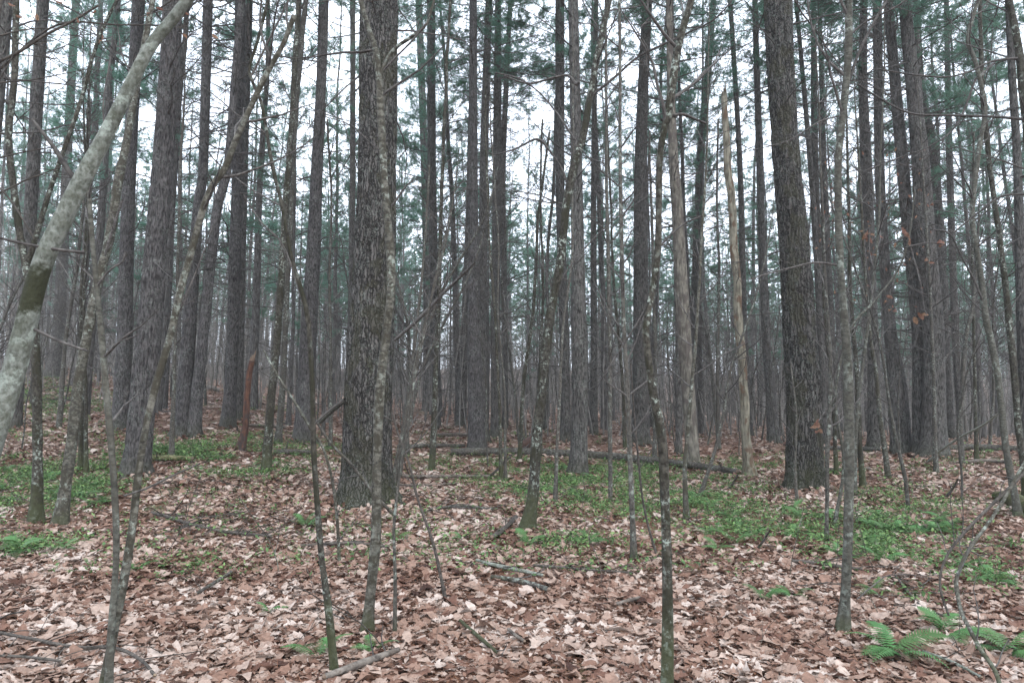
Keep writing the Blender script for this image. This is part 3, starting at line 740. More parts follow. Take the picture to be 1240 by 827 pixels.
# ---- large pines
pine('massive furrowed pine trunk near the middle, widest trunk in the wood', [(443,612,74),(444,570,65),(446,470,62),(450,400,59),(454,300,54),(457,200,50),(459,0,49)], H=27, cb=13, mat='pine_near', k=150, step=.03, detail=True, ndead=3, dead_from=4)
pine('big furrowed pine right of centre with a leaning upper trunk and thin vines', [(975,594,50),(974,560,46),(973,480,44),(968,400,41),(962,300,38),(951,180,34),(944,60,34),(942,0,35)], H=25, cb=12.5, mat='pine_near', k=130, step=.03, detail=True, ndead=4, dead_from=3)
pine('stout dark pine on the left leaning right, in front of a thinner dark pine', [(165,578,36),(168,540,32),(174,470,31),(181,400,30),(189,300,27),(197,200,25),(205,90,24),(209,0,23)], H=25, cb=12.5, mat='pine_dark', k=100, step=.035, detail=True, ndead=6)
pine('thinner dark pine tucked close behind the left shoulder of the stout left pine', [(146,520,22),(148,470,20),(151,400,18),(157,200,16),(168,0,15)], mat='pine_dark', ndead=8)
pine('slim pine near the left edge behind the twin mossy trunks', [(17,520,16),(24,440,14),(33,330,14),(40,200,15),(52,0,14)], ndead=10)
pine('broad pine cut by the left edge of the view, only its top corner visible', [(-40,560,24),(-22,300,22),(4,0,22)], D=10, cb=12, ndead=6)
pine('pine up the left slope with a pale grey upper trunk', [(62,458,18),(71,400,15),(81,200,11),(92,0,9)], ndead=10, H=27, cb=12)
pine('thin far pine just left of the dark pine pair on the left', [(118,450,12),(126,300,12),(131,150,11),(136,0,9)], ndead=10, H=27, cb=12)
pine('left trunk of the close pair of pines leaning together behind the forked sapling', [(220,531,24),(224,470,19),(229,400,17),(240,250,13),(246,200,12),(252,0,12)], mat='pine_dark', ndead=12, cb=11)
pine('right trunk of the close pair of pines leaning together behind the forked sapling', [(234,531,19),(239,470,15),(247,400,13),(262,260,12),(276,200,11),(286,80,10),(293,0,9)], mat='pine_dark', ndead=8, cb=11)
pine('pine left of the reddish broken stump, knobbly with branch stubs', [(275,520,19),(279,470,15),(282,400,15),(285,300,15),(288,200,14),(291,0,13)], mat='pine_dark', ndead=14, cb=11)
pine('slimmer pine half hidden behind the pine left of the reddish stump', [(288,510,13),(291,400,10),(296,200,9),(302,0,9)], ndead=8, cb=11)
pine('pine with a dark waist between the grey hardwood and the biggest pine', [(368,537,27),(371,470,23),(374,400,21),(380,300,18),(384,200,15),(389,100,13),(392,0,13)], mat='pine_dark', ndead=14, cb=11, k=20)
pine('narrow pine showing along the left side of the biggest pine', [(424,510,10),(427,200,7.5),(427,0,7)], ndead=8, H=27)
pine('left of two slender pines right of the biggest pine that almost touch', [(516,498,10),(518,400,11),(514,200,10),(507,0,9)], ndead=12, H=27, cb=12)
pine('right of two slender pines right of the biggest pine that almost touch', [(529,520,10),(527,400,12),(523,200,11),(522,0,11)], ndead=12, H=26, cb=12)
pine('thick straight pine left of centre standing behind the long fallen log', [(577,549,24),(576,500,20),(574,400,17),(573,200,12),(573,0,10)], mat='pine_dark', ndead=16, cb=11, k=20)
pine('pine close behind the right side of the thick straight pine left of centre', [(586,536,13),(585,400,12),(586,200,11),(592,0,9)], ndead=12, H=26, cb=12)
pine('dark pine just left of the thick straight pine behind the log', [(558,517,13),(561,440,11),(566,300,8),(570,150,7),(573,0,6)], ndead=8, H=27, cb=14)
pine('straight pine right of the thick pine pair left of centre, pale upper trunk', [(600,531,13),(600,400,12),(602,200,12),(603,0,8)], ndead=12, H=27, cb=12)
pine('thin pine crossing behind the pale topped straight pine', [(612,520,8),(610,300,8),(609,200,8),(618,0,6)], ndead=8, H=27, cb=13)
pine('central pine in front of the long log, bark flecked with pale lichen', [(700,578,26),(701,540,22),(702,440,21),(701,400,20),(698,200,15),(694,0,13)], ndead=14, cb=12, k=22, mat='pine')
pine('pine left of the lichen flecked central pine, behind the mossy maple', [(685,537,14),(684,440,13),(680,300,12),(678,200,12),(678,0,12)], ndead=12, H=26, cb=12)
pine('slim pine right behind the lichen flecked central pine', [(719,527,11),(719,400,9),(719,200,7),(722,0,6)], ndead=10, H=27, cb=12)
pine('wide grey pine right of centre between the straight spruce sapling and the dark crooked sapling', [(776,540,23),(776,440,21),(776,300,19),(776,200,17),(779,100,14),(784,0,13)], ndead=16, cb=12, k=20)
pine('half peeled pine with brown bare patches behind the dark crooked sapling', [(840,566,17),(834,480,17),(828,400,18),(820,250,15),(816,200,13),(812,100,9),(810,0,8)], mat='peel', ndead=16, cb=12, k=20)
pine('dark narrow pine touching the left side of the half peeled pine', [(822,552,9),(822,440,8),(818,300,6),(815,100,5)], ndead=8, cb=12)
pine('pine leaning right at its top between the half peeled pine and the broken snag', [(848,522,14),(845,440,13),(842,400,13),(848,200,11),(856,100,10),(864,0,8)], ndead=12, cb=11.5, H=25)
pine('thin pine rising just behind the pale broken snag', [(908,530,10),(901,400,9),(896,200,7),(884,0,6)], ndead=12, H=26, cb=12)
pine('pine left of the big furrowed pine right of centre, bending left as it rises', [(937,538,16),(933,470,13),(927,400,10),(920,200,9),(914,0,7)], ndead=14, H=25, cb=12)
pine('slender pine close along the right side of the big furrowed right pine', [(1004,530,10),(995,400,10),(987,200,9),(985,0,6)], ndead=12, H=26, cb=12)
pine('slender pine between the big furrowed right pine and the smooth grey sapling', [(1012,531,10),(1006,400,10),(998,200,7),(992,0,5)], ndead=10, H=26, cb=12)
pine('thin pine leaning left behind the big furrowed right pine', [(1000,540,9),(985,250,7),(964,0,5)], ndead=8, H=26, cb=12)
pine('leftmost pine of the cluster of four thick pines on the right', [(1060,546,19),(1058,440,15),(1055,350,13),(1049,200,14),(1045,100,11),(1046,0,9)], ndead=16, cb=10.5, k=18)
pine('second pine of the cluster on the right, leaning left behind the hanging brown leaves', [(1092,552,26),(1087,470,22),(1078,400,15),(1070,300,13),(1065,200,12),(1062,0,11)], ndead=16, cb=10.5, k=20)
pine('third pine of the cluster on the right, curving close in front of the thickest one', [(1117,553,24),(1115,500,20),(1112,400,16),(1102,300,15),(1093,200,15),(1084,100,13),(1075,0,11)], ndead=14, cb=10.5, k=20)
pine('thickest pine of the cluster on the right, broad trunk leaning left', [(1131,556,34),(1131,500,28),(1130,400,25),(1121,300,25),(1115,200,21),(1105,100,17),(1095,0,14)], ndead=16, cb=11, k=26, H=25)
pine('slim pine behind the right side of the thickest pine of the right cluster', [(1150,533,14),(1143,400,12),(1132,200,10),(1115,100,9),(1110,0,8)], ndead=14, cb=11)
pine('lone slim pine right of the right cluster with whorls of dead limbs', [(1166,535,11),(1157,400,9),(1150,200,8),(1146,0,6)], ndead=16, cb=11, H=26)
pine('pine at the upper right edge bending out of the view', [(1246,556,16),(1238,400,13),(1232,200,10),(1226,100,9),(1221,0,8)], ndead=16, cb=10, H=22)

# dead leaves banked against the feet of the pines
bk = np.random.default_rng(31); mbk = MB()
for (ox, oy, orr) in OCC:
    r0_ = orr - .5
    if oy > 32: continue
    k = int(170 * (1 if oy < 14 else .6)); th = bk.uniform(0, 6.283, k); q = np.abs(bk.normal(0, .22, k)); rr0 = r0_ * 1.15 + .03 + q
    x_ = ox + np.cos(th) * rr0; y_ = oy + np.sin(th) * rr0; z_ = ground(x_, y_) + np.maximum(0, .085 - q * .25) * bk.uniform(.3, 1, k) + .01
    scatter_leaves(mbk, np.stack([x_, y_, z_], 1), bk.uniform(.05, .15, k), np.clip(bk.beta(1.5, 1.6, k), 0, 1), bk, [LOW, LOW2, beD], .5)
tag(mbk.build('leaf_litter', M['litter'], att=True, smooth=False), kind='stuff')
# ---- snags and stumps
def snag(label, pts, mat, k=14, name='dead_snag', cat='dead tree', jag=.25):
    P, Q, D = polyline(pts); base = P[0].copy(); base[2] = gz(P[0][0], P[0][1]); OCC.append((base[0], base[1], .5))
    t = root(name, tuple(base), label, cat)
    o, Pp, Rr = trunk_mesh(P, Q, base, M[mat], t, k, .08, flare=1.0, wob=.05, seed=len(OCC) * 2.2)
    r_ = np.random.default_rng(len(OCC)); mb = MB(); d = Pp[-1] - Pp[-4]; d /= np.linalg.norm(d)
    for i in range(6):                                             # splinters where it snapped
        th = i / 6 * 6.283; b_ = Pp[-1] + np.array([math.cos(th), math.sin(th), 0]) * Rr[-1] * .62; l = jag * r_.uniform(.2, 1) * (1.4 if i < 2 else .7)
        tubes(mb, np.array([[b_ - d * .03, b_ + d * l * .6, b_ + d * l]]) - base, np.array([[Rr[-1] * .4, Rr[-1] * .24, .002]]), 5)
    mb.build('splintered_top', M['wood_end' if mat == 'red_rot' else mat], t); return t, P, Q, base
sn, SP, SQ, SB = snag('pale barkless snag with a broken top at the right end of the long log', [(909,578,18),(904,540,13),(900,470,12),(895,400,12),(890,300,11),(882,200,10),(876,118,8)], 'snag', 22)
for i in range(5):
    c = link_copy(DEAD[i % 6], sn, tuple(at_height(SP, SB[2] + 1.5 + i * 1.1) - SB), (0, .1, i * 2.1)); c.scale = (.5, .5, .5)
snag('short reddish rotten stump on the left slope, snapped at the top', [(292,546,11),(296,515,9),(300,470,8),(305,437,8)], 'red_rot', 16, 'broken_stump', 'stump', .2)
snag('thin grey broken stub left of the biggest pine', [(391,530,6),(392,480,5),(393,418,5)], 'pine', 10, 'broken_stump', 'stump', .3)

# ---- foreground and middle hardwoods
_bz = gz(*polyline([(-175, 1290, 5)], 1.7)[0][0][:2]); _b0 = float(polyline([(-175, 1290, 5)], 1.7)[0][0][2]); _bz = _bz if _b0 < 3 else _b0
_z = [lift(45, y, 1, 1.7)[0][2] - _bz for y in (385, 325)]
M['pale_band'] = bark('pale lichened limb bark with a moss collar', (.10, .108, .085), (.24, .255, .22), fine=90, zs=.7, bump=.7, dist=.003, lichen=.75, patch=.3, patch_col=(.075, .08, .055), pscale=30, rings=.3, band=((_z[0] + _z[1]) / 2, abs(_z[1] - _z[0]) / 2))
LB = hardwood('pale greenish leaning beech stem crossing the top left corner, with a dark moss band', [(-175,1290,36.8),(-90,820,32.4),(-35,620,30.2),(-6,520,28.7),(14,460,27.2),(30,400,25.8),(42,350,24.3),(56,308,23.6),(76,266,22.8),(101,215,21.3),(126,168,18.4),(150,120,16.2),(180,60,14.7),(208,25,14.0),(232,-6,13.2),(275,-60,11.0),(320,-160,8.1)],
         'pale_band', H=4.5, D=1.7, k=28, step=.03, nb=0, ext=False, wob=0, flare=0, cat='leaning tree', name='leaning_beech', bmat='twig', bdens=.5,
         branches=[[(96,224,8),(84,207,7),(70,182,6),(58,165,5),(47,150,4)], [(103,306,5),(78,304,4.5),(50,300,4),(20,294,4),(-10,286,3.5)], [(22,392,4),(45,400,4),(70,412,4),(92,420,3.5),(108,425,3)], [(128,170,2.5),(122,140,2.2),(120,110,2),(126,60,1.8)]])
hardwood('ringed grey sapling in front of the biggest pine, forked above head height', [(444,768,17),(448,722,14),(455,650,14),(456,560,12.5),(460,470,13),(468,400,11.5),(474,330,12),(466,230,10.5),(462,150,10.5),(459,90,9.5),(455,60,8),(445,30,7.5),(437,0,7)],
         'ringed', H=7.5, k=26, step=.03, nb=6, bz=3.6, bl=.8, wob=.012, forks=[[(460,92,6),(470,70,5.5),(482,56,5),(500,44,4.5),(516,30,3.5),(526,0,3)]],
         branches=[[(462,88,3),(480,72,2.5),(500,55,2.5),(518,36,2)], [(474,250,3),(482,238,3),(490,225,2.5),(500,215,2)], [(462,185,2),(440,165,1.8),(425,150,1.5),(400,140,1)]])
hardwood('dark mossy kinked sapling in the foreground right of centre with a smooth grey top', [(808,842,17),(808,760,15),(806,640,13),(804,560,13),(800,520,13),(790,470,11),(784,425,10),(782,395,10),(790,350,9),(797,300,9),(799,200,9),(803,165,10),(809,140,12),(815,100,11),(821,60,11),(830,25,9.5),(837,0,9)],
         'mossy', H=8, k=26, step=.03, nb=7, bz=3, bl=.7, wob=.014, branches=[[(801,146,4),(815,140,4),(828,137,4),(840,141,3.5),(857,147,3)], [(798,300,3),(812,285,3),(830,270,2.5),(850,262,2)], [(796,350,2.5),(770,395,2.5),(745,435,2),(725,470,1.5)]])
hardwood('mossy leaning maple left of the central pine, dark moss and pale lichen blotches', [(637,643,19),(645,600,15),(650,530,14.5),(656,480,14),(662,420,13.5),(668,370,12.5),(676,330,12),(683,280,11.5),(688,240,11.5),(696,200,12),(706,165,10.5),(712,130,9.5),(721,80,9),(728,40,9),(737,0,7.5)],
         'mossy', H=11, k=24, step=.05, nb=8, bz=5.5, bl=1.2, wob=.03, branches=[[(717,116,4),(745,95,3.5),(770,75,3),(800,62,3),(830,50,2.5),(860,36,2),(885,8,1.5)], [(700,102,5),(696,100,5),(688,90,3.5),(670,92,3),(640,98,2.5),(610,88,2)], [(690,232,3.5),(680,205,3),(664,182,3),(650,170,3),(625,182,2.5),(600,190,2)], [(696,170,3),(678,140,2.5),(655,110,2),(630,90,2),(600,80,1.5)], [(672,350,2),(700,310,2),(740,270,1.5),(790,235,1)]])
hardwood('thin straight dead spruce pole right of centre with a green mossy foot', [(768,680,9),(765,600,7),(760,480,6.5),(756,400,6),(753,300,5.5),(751,200,5),(750,0,4)], 'thin', H=9, k=12, step=.1, nb=22, bz=1.0, bl=.55, wob=.01, name='spruce_pole', cat='dead sapling', bdens=.6)
hardwood('slender pole left of the thin straight spruce pole and farther back', [(739,610,5.5),(739,500,6),(738,400,5.5),(735,250,4.5),(734,100,4)], 'thin', H=9, nb=18, bz=1.2, bl=.6, wob=.01, bdens=.6)
hardwood('smooth grey sapling right of centre with a moss ringed foot, cleanest stem in the foreground', [(1021,765,17),(1024,720,12.5),(1027,640,12.5),(1028,520,13.5),(1026,440,12.5),(1021,380,10.5),(1016,300,9.5),(1015,200,9.5),(1021,140,9.5),(1027,70,10),(1028,0,10)],
         'smooth', H=7.5, k=26, step=.03, nb=5, bz=3.5, bl=.8, wob=.01, branches=[[(1027,104,4),(1036,72,4),(1048,44,3.5),(1062,18,3),(1076,-4,2.5)], [(1013,321,3),(985,319,3),(955,326,2.5),(925,334,2),(900,342,1.5)], [(1030,42,3),(1050,26,3),(1075,15,2.5),(1100,0,2)], [(1020,140,2),(990,150,2),(950,175,1.6),(900,190,1.2)]])
hardwood('left stem of the forked foreground pair at left, with reddish peeling bark at mid height', [(131,850,11),(134,780,9.5),(139,700,8.5),(140,640,8),(136,560,8.5),(128,470,9),(122,400,8.5),(116,340,7),(110,270,6),(107,215,4.5)],
         'smooth', H=3, D=3.45, k=20, step=.03, nb=3, bz=1.2, bl=.4, ext=False, wob=.01, branches=[[(118,346,3.5),(128,332,3),(140,322,3),(148,318,3),(152,305,4)], [(150,600,3),(175,592,3),(205,577,2.5),(238,562,2)]])
hardwood('right stem of the forked foreground pair at left, leaning right to a blunt top', [(121,850,13),(135,780,11.5),(150,700,11),(160,640,10.5),(167,580,10),(176,520,9.5),(190,460,9.5),(205,410,10),(219,350,9.5),(232,305,9),(246,255,9),(258,225,8.5),(272,205,8.5),(285,170,8),(305,125,8),(325,85,7),(342,55,6.5),(356,20,7)],
         'ringed', H=4, D=3.5, k=22, step=.03, nb=4, bz=2.0, bl=.5, ext=False, wob=.012, branches=[[(206,400,3),(222,360,2.5),(240,310,2),(252,270,1.6)], [(330,78,3),(318,40,3),(322,0,2.5)]])
hardwood('thin dark crooked sapling in the foreground left of centre, s shaped upper stem', [(406,820,11),(398,740,9.5),(390,680,8.5),(385,620,8),(380,540,7.5),(378,480,7.5),(375,420,7),(370,372,6.5),(353,312,6),(342,250,5.5),(330,200,5),(318,130,4.5),(306,100,4.5),(302,82,4.5),(312,50,4.5),(325,0,4)],
         'mossy', H=6, k=20, step=.03, nb=5, bz=2.4, bl=.7, wob=.01, branches=[[(368,370,2.5),(345,300,2),(318,270,2),(300,240,1.5)], [(303,95,3),(325,55,3),(345,20,2.5),(360,-10,2)], [(379,515,3),(395,500,3),(415,485,2.5)]])
hardwood('left of two mossy footed trunks at the lower left', [(43,636,17),(45,560,12.5),(45,470,12),(42,400,11),(33,330,10),(26,290,9.5),(18,230,9),(12,190,8.5),(11,150,8.5),(17,100,8),(18,50,8),(20,0,8)], 'mossy', H=10, k=20, step=.06, nb=8, bz=5, bl=1.1, wob=.03, cat='young tree', name='maple_tree',
         forks=[[(32,322,7),(44,285,7),(60,232,6),(78,180,5.5),(98,122,5),(112,70,4.5),(126,32,4),(142,0,4)]])
hardwood('right of two mossy footed trunks at the lower left, leaning right', [(72,638,20),(80,590,15),(90,510,14),(98,450,13.5),(110,390,12.5),(122,330,12.5),(130,300,12),(137,260,12.5),(143,220,12),(150,185,10.5),(157,150,9.5),(166,100,9),(176,50,8),(186,0,7)], 'ringed', H=11, k=22, step=.06, nb=8, bz=5, bl=1.1, wob=.03, cat='young tree', name='maple_tree',
         branches=[[(124,330,4),(133,300,4),(146,270,3.5),(157,246,3)]])
hardwood('grey hardwood trunk right of the reddish broken stump', [(322,573,14),(328,500,11),(336,400,10.5),(343,300,9.5),(350,200,8.5),(356,100,7.5),(362,0,7)], 'mossy', H=15, k=16, step=.12, nb=10, bz=6, bl=1.8, wob=.04, cat='young tree', name='maple_tree')
hardwood('narrow grey trunk directly right of the grey hardwood by the reddish stump', [(337,538,9),(343,450,8.5),(350,300,8),(357,150,8),(370,0,7)], 'thin', H=16, k=12, step=.15, nb=10, bz=6, bl=1.8, wob=.04, cat='young tree', name='maple_tree')
hardwood('slim trunk with a green mossy foot left of the long log', [(522,571,8),(526,500,8),(530,400,6.5),(536,200,5),(545,0,4)], 'mossy', H=13, k=12, step=.12, nb=16, bz=2.5, bl=1.1, wob=.04)
hardwood('thin upright twig stem standing right of the ringed grey sapling foot', [(478,772,5),(479,700,4.5),(478,640,4),(482,600,4),(489,550,4),(500,470,3.5),(512,410,3),(528,330,2.5),(545,260,2)], 'thin', H=3.5, ext=False, k=10, nb=6, bz=1.2, bl=.4)
hardwood('bare leaning switch between the ringed sapling and the lichened sticks', [(540,728,4.5),(525,660,4),(506,605,3.5),(495,560,3),(482,525,3),(474,496,2.5)], 'dark_twig', H=2, ext=False, k=8, nb=3, bz=.7, bl=.25, wob=.01, bmat='dark_twig')
for i, (pts, lb) in enumerate([([(474,598,6),(480,560,5.5),(492,500,5),(505,430,4.5),(520,370,4),(538,300,3)], 'leftmost stem of the clump leaning right behind the biggest pine'),
        ([(477,590,6),(488,520,5.5),(500,450,5),(520,390,4.5),(545,335,4),(575,285,3)], 'stem of the clump by the biggest pine that leans farthest right'),
        ([(481,572,5),(490,520,5),(498,450,4.5),(506,380,4),(514,300,3.5),(520,200,3)], 'most upright stem of the clump right of the biggest pine'),
        ([(483,580,5),(496,510,4.5),(512,445,4),(533,400,3.5),(560,350,3)], 'thinnest stem of the clump right of the biggest pine')]):
    hardwood(lb, pts, 'thin', H=5.5, k=8, step=.12, nb=10, bz=1.5, bl=.8, wob=.02)
hardwood('curved grey sapling at the right edge rising from a mossy hump', [(1234,628,12),(1228,595,9),(1218,545,8.5),(1213,500,8.5),(1207,450,8.5),(1200,410,8.5),(1193,380,8),(1188,340,7.5),(1182,300,7),(1178,265,6.5),(1180,230,6.5),(1186,180,6.5),(1192,130,6),(1182,80,5.5),(1172,50,5.5),(1178,20,5),(1185,0,4.5)], 'smooth', H=9, k=16, step=.05, nb=10, bz=2.6, bl=1.0, wob=.02,
         branches=[[(1192,370,3.5),(1178,340,3),(1160,310,2.5),(1145,285,2.5),(1120,280,2)], [(1182,95,3),(1160,150,2.5),(1130,175,2),(1090,190,2),(1050,205,1.5)]])
hardwood('dark curved sapling just right of the curved grey one at the right edge', [(1243,600,9.5),(1232,500,8.5),(1225,420,8.5),(1219,350,8),(1210,290,7.5),(1203,240,6.5),(1197,190,6.5),(1190,110,6),(1188,50,5),(1186,0,5)], 'mossy', H=9, k=14, step=.06, nb=12, bz=2.6, bl=1.1, wob=.03)
hardwood('dark stem leaning into the upper right corner from outside the view', [(1262,660,14),(1252,300,12),(1241,130,10.5),(1234,60,9.5),(1222,0,8.5)], 'mossy', H=8, k=14, step=.06, nb=6, bz=3, bl=1.0, wob=.02,
         branches=[[(1243,145,4),(1200,142,3.5),(1150,141,3),(1100,139,2.5),(1060,120,2.5),(1035,105,2)], [(1240,70,3),(1200,76,3),(1170,90,2.5),(1140,98,2),(1100,97,2),(1055,92,1.5)], [(1246,235,3),(1215,237,3),(1190,255,2.5),(1160,280,2)]])
hardwood('dark slim sapling with a bend right of the right pine cluster', [(1165,563,7),(1164,520,6.5),(1165,470,6),(1169,410,5.5),(1178,370,5),(1182,330,4.5)], 'thin', H=6, k=10, step=.1, nb=12, bz=2, bl=.8, wob=.04)
hardwood('mossy footed sapling directly right of the smooth grey sapling, farther back', [(1045,590,8),(1040,530,7),(1037,440,6),(1030,350,5),(1028,250,4)], 'mossy', H=8, k=12, step=.1, nb=14, bz=2, bl=.9, wob=.03)
hardwood('pale speckled sapling leaning left in front of the right pine cluster', [(1076,580,7),(1068,520,6.5),(1061,450,5.5),(1053,400,5),(1046,300,4),(1040,200,3)], 'ringed', H=8, k=12, step=.1, nb=14, bz=2, bl=.9, wob=.03)
hardwood('straight slim sapling before the thickest pine of the right cluster', [(1134,574,6),(1132,520,5.5),(1130,440,5),(1126,350,4),(1120,250,3.5)], 'thin', H=8, k=10, step=.1, nb=14, bz=2, bl=.8, wob=.02)
hardwood('spindly sapling with a green foot just left of the smooth grey sapling', [(1001,656,5.5),(1001,600,5),(1002,550,6),(1005,500,6),(1006,440,5),(1000,350,4),(996,250,3)], 'thin', H=6, k=10, step=.08, nb=12, bz=1.2, bl=.7, wob=.03)
hardwood('short twig stem at the foot of the big furrowed right pine', [(965,608,4),(963,560,3.5),(964,500,3),(957,440,2.5)], 'thin', H=3, ext=False, k=8, nb=6, bz=.6, bl=.5)
hardwood('sapling with a pale peeled foot behind the dark mossy crooked sapling', [(832,632,8),(830,600,7),(829,560,6),(833,520,5.5),(838,470,5),(843,400,4.5),(850,300,4)], 'ringed', H=7, k=12, step=.08, nb=14, bz=1.5, bl=.7, wob=.03)
hardwood('thin curved switch left of the dark mossy crooked sapling', [(796,674,3.5),(786,640,3),(778,600,3),(772,550,3),(768,500,2.5),(764,440,2)], 'dark_twig', H=3, ext=False, k=8, nb=4, bz=.7, bl=.4)
hardwood('thin arching sapling between the half peeled pine and the pale snag', [(846,604,6),(858,570,5),(868,540,4.5),(877,500,4.5),(884,450,4),(898,410,3.5),(912,370,3)], 'thin', H=5, k=10, step=.08, nb=12, bz=1.4, bl=.8, wob=.03)
for i, (x, y, w, lb) in enumerate([(607,584,5,'thin pole in front of the long log, left of the mossy leaning maple'), (612,583,4,'thinner pole touching the one left of the mossy leaning maple'), (629,560,6,'dark speckled pole behind the foot of the mossy leaning maple'),
        (672,612,5,'slim pole between the mossy leaning maple and the central pine'), (654,545,5,'pole rising behind the middle of the mossy leaning maple'), (793,560,6,'pole right of the wide grey pine near the log'),
        (757,545,5,'slim pole behind the thin straight spruce pole'), (870,545,5,'slim pole halfway between the half peeled pine and the pale snag'), (1013,575,5,'slim pole just left of the smooth grey sapling, behind it'),
        (400,545,5,'slim pole left of the biggest pine, behind the thin dark crooked sapling'), (98,572,7,'dark slim stem behind the right mossy footed trunk at lower left'), (71,520,6,'slim stem seen between the two mossy footed trunks at lower left'),
        (104,575,5,'thin twin stem crossing behind the right mossy footed trunk'), (208,556,6,'slim stem between the stout left pine and the close pair of pines'), (1183,560,5,'slim stem right of the dark bent sapling at right'), (660,520,6,'far pole seen just right of the mossy leaning maple')]):
    r_ = random.Random(i * 7 + 1); lean = r_.uniform(-25, 25) + (15 if x < 300 else 0)
    if i in (2, 11): lean += 10
    hardwood(lb, [(x, y, w * 1.15)] + [(x + lean * f + r_.uniform(-3, 3), y - 400 * f, w * (1 - .45 * f)) for f in (.25, .5, .75, 1)], 'thin' if i % 2 else 'mossy', H=8, k=9, step=.12, nb=14, bz=2, bl=.9, wob=.03)

# hanging dry leaves on two saplings
def leaf_mesh(seed):
    r_ = np.random.default_rng(seed); mb = MB(); scatter_leaves(mb, np.zeros((1, 3)), np.array([1.0]), np.zeros(1), r_, [oakD], .2)
    return mb.build('leaf', M['oak_hang'], smooth=False)
LF = [leaf_mesh(s) for s in range(4)]
def hang(t, base, px, py, D, n, spread, size, rr):
    for i in range(n):
        p, _ = lift(px + rr.gauss(0, spread), py + rr.gauss(0, spread), 1, D + rr.uniform(-.15, .15))
        c = link_copy(LF[rr.randrange(4)], t, tuple(p - base), (rr.uniform(-1, 1), rr.uniform(.9, 2.0), rr.uniform(0, 6.28))); s = size * rr.uniform(.7, 1.2); c.scale = (s, s, s)
rr = random.Random(4)
t, P, Q, base = hardwood('leaning beech sapling still holding dry brown leaves, in front of the right pine cluster', [(1010,640,5),(1022,560,4.5),(1012,480,4),(1030,400,4),(1058,365,3.5),(1085,330,3),(1100,290,2.5),(1108,230,2)], 'smooth', H=4.2, k=9, step=.06, nb=5, bz=1.2, bl=.6, name='beech_sapling',
      branches=[[(1012,480,2),(1000,495,2),(990,508,1.8),(984,514,1.5)], [(1085,330,2),(1080,350,1.8),(1076,365,1.5)], [(1058,365,2),(1050,320,1.8),(1048,290,1.5)], [(1100,290,2),(1112,340,1.8),(1115,375,1.5)], [(1095,300,2),(1120,295,1.8),(1140,298,1.5)]])
Db = base[1]
for (a, b_, n_) in [(985,516,4), (1048,288,3), (1057,286,2), (1095,288,3), (1076,372,3), (1073,360,2), (1114,385,3), (1140,297,2), (1122,318,2), (1129,250,1), (990,520,2)]: hang(t, base, a, b_, Db, n_, 3, .10, rr)
t, P, Q, base = hardwood('young beech with small dry leaves high between the two right pines', [(1035,600,6),(1038,500,5),(1050,400,4.5),(1062,300,4),(1066,200,3),(1070,100,2)], 'smooth', H=8.5, k=9, step=.1, nb=22, bz=3.4, bl=1.2, name='beech_sapling')
for i in range(90): hang(t, base, rr.uniform(985, 1125), rr.gauss(255, 50), base[1] + rr.uniform(-.7, .7), 1, 2, .062, rr)
for i in range(14): hang(t, base, rr.uniform(1040, 1110), rr.gauss(335, 30), base[1] + rr.uniform(-.5, .5), 1, 2, .075, rr)
t, P, Q, base = hardwood('oak sapling whose dark twigs with small dry leaves reach across the top left corner', [(-60,700,9),(-50,400,8),(-30,200,6),(-10,80,5)], 'dark_twig', H=5.5, D=4.6, k=9, step=.06, nb=8, bz=2.6, bl=1.0, bmat='dark_twig', name='oak_sapling',
      branches=[[(-12,80,4),(20,62,4),(50,40,3.5),(80,22,3),(112,0,2.5)], [(-30,120,3),(0,75,3),(60,22,2.5),(130,18,2),(190,14,1.5)], [(-30,200,3),(10,240,2.5),(40,290,2)]])
for i in range(16): hang(t, base, rr.uniform(0, 260), rr.gauss(25, 22) if i < 24 else rr.uniform(60, 130), base[1] + rr.uniform(-.4, .4), 1, 2, .055, rr)
for l_ in LF: bpy.data.objects.remove(l_)

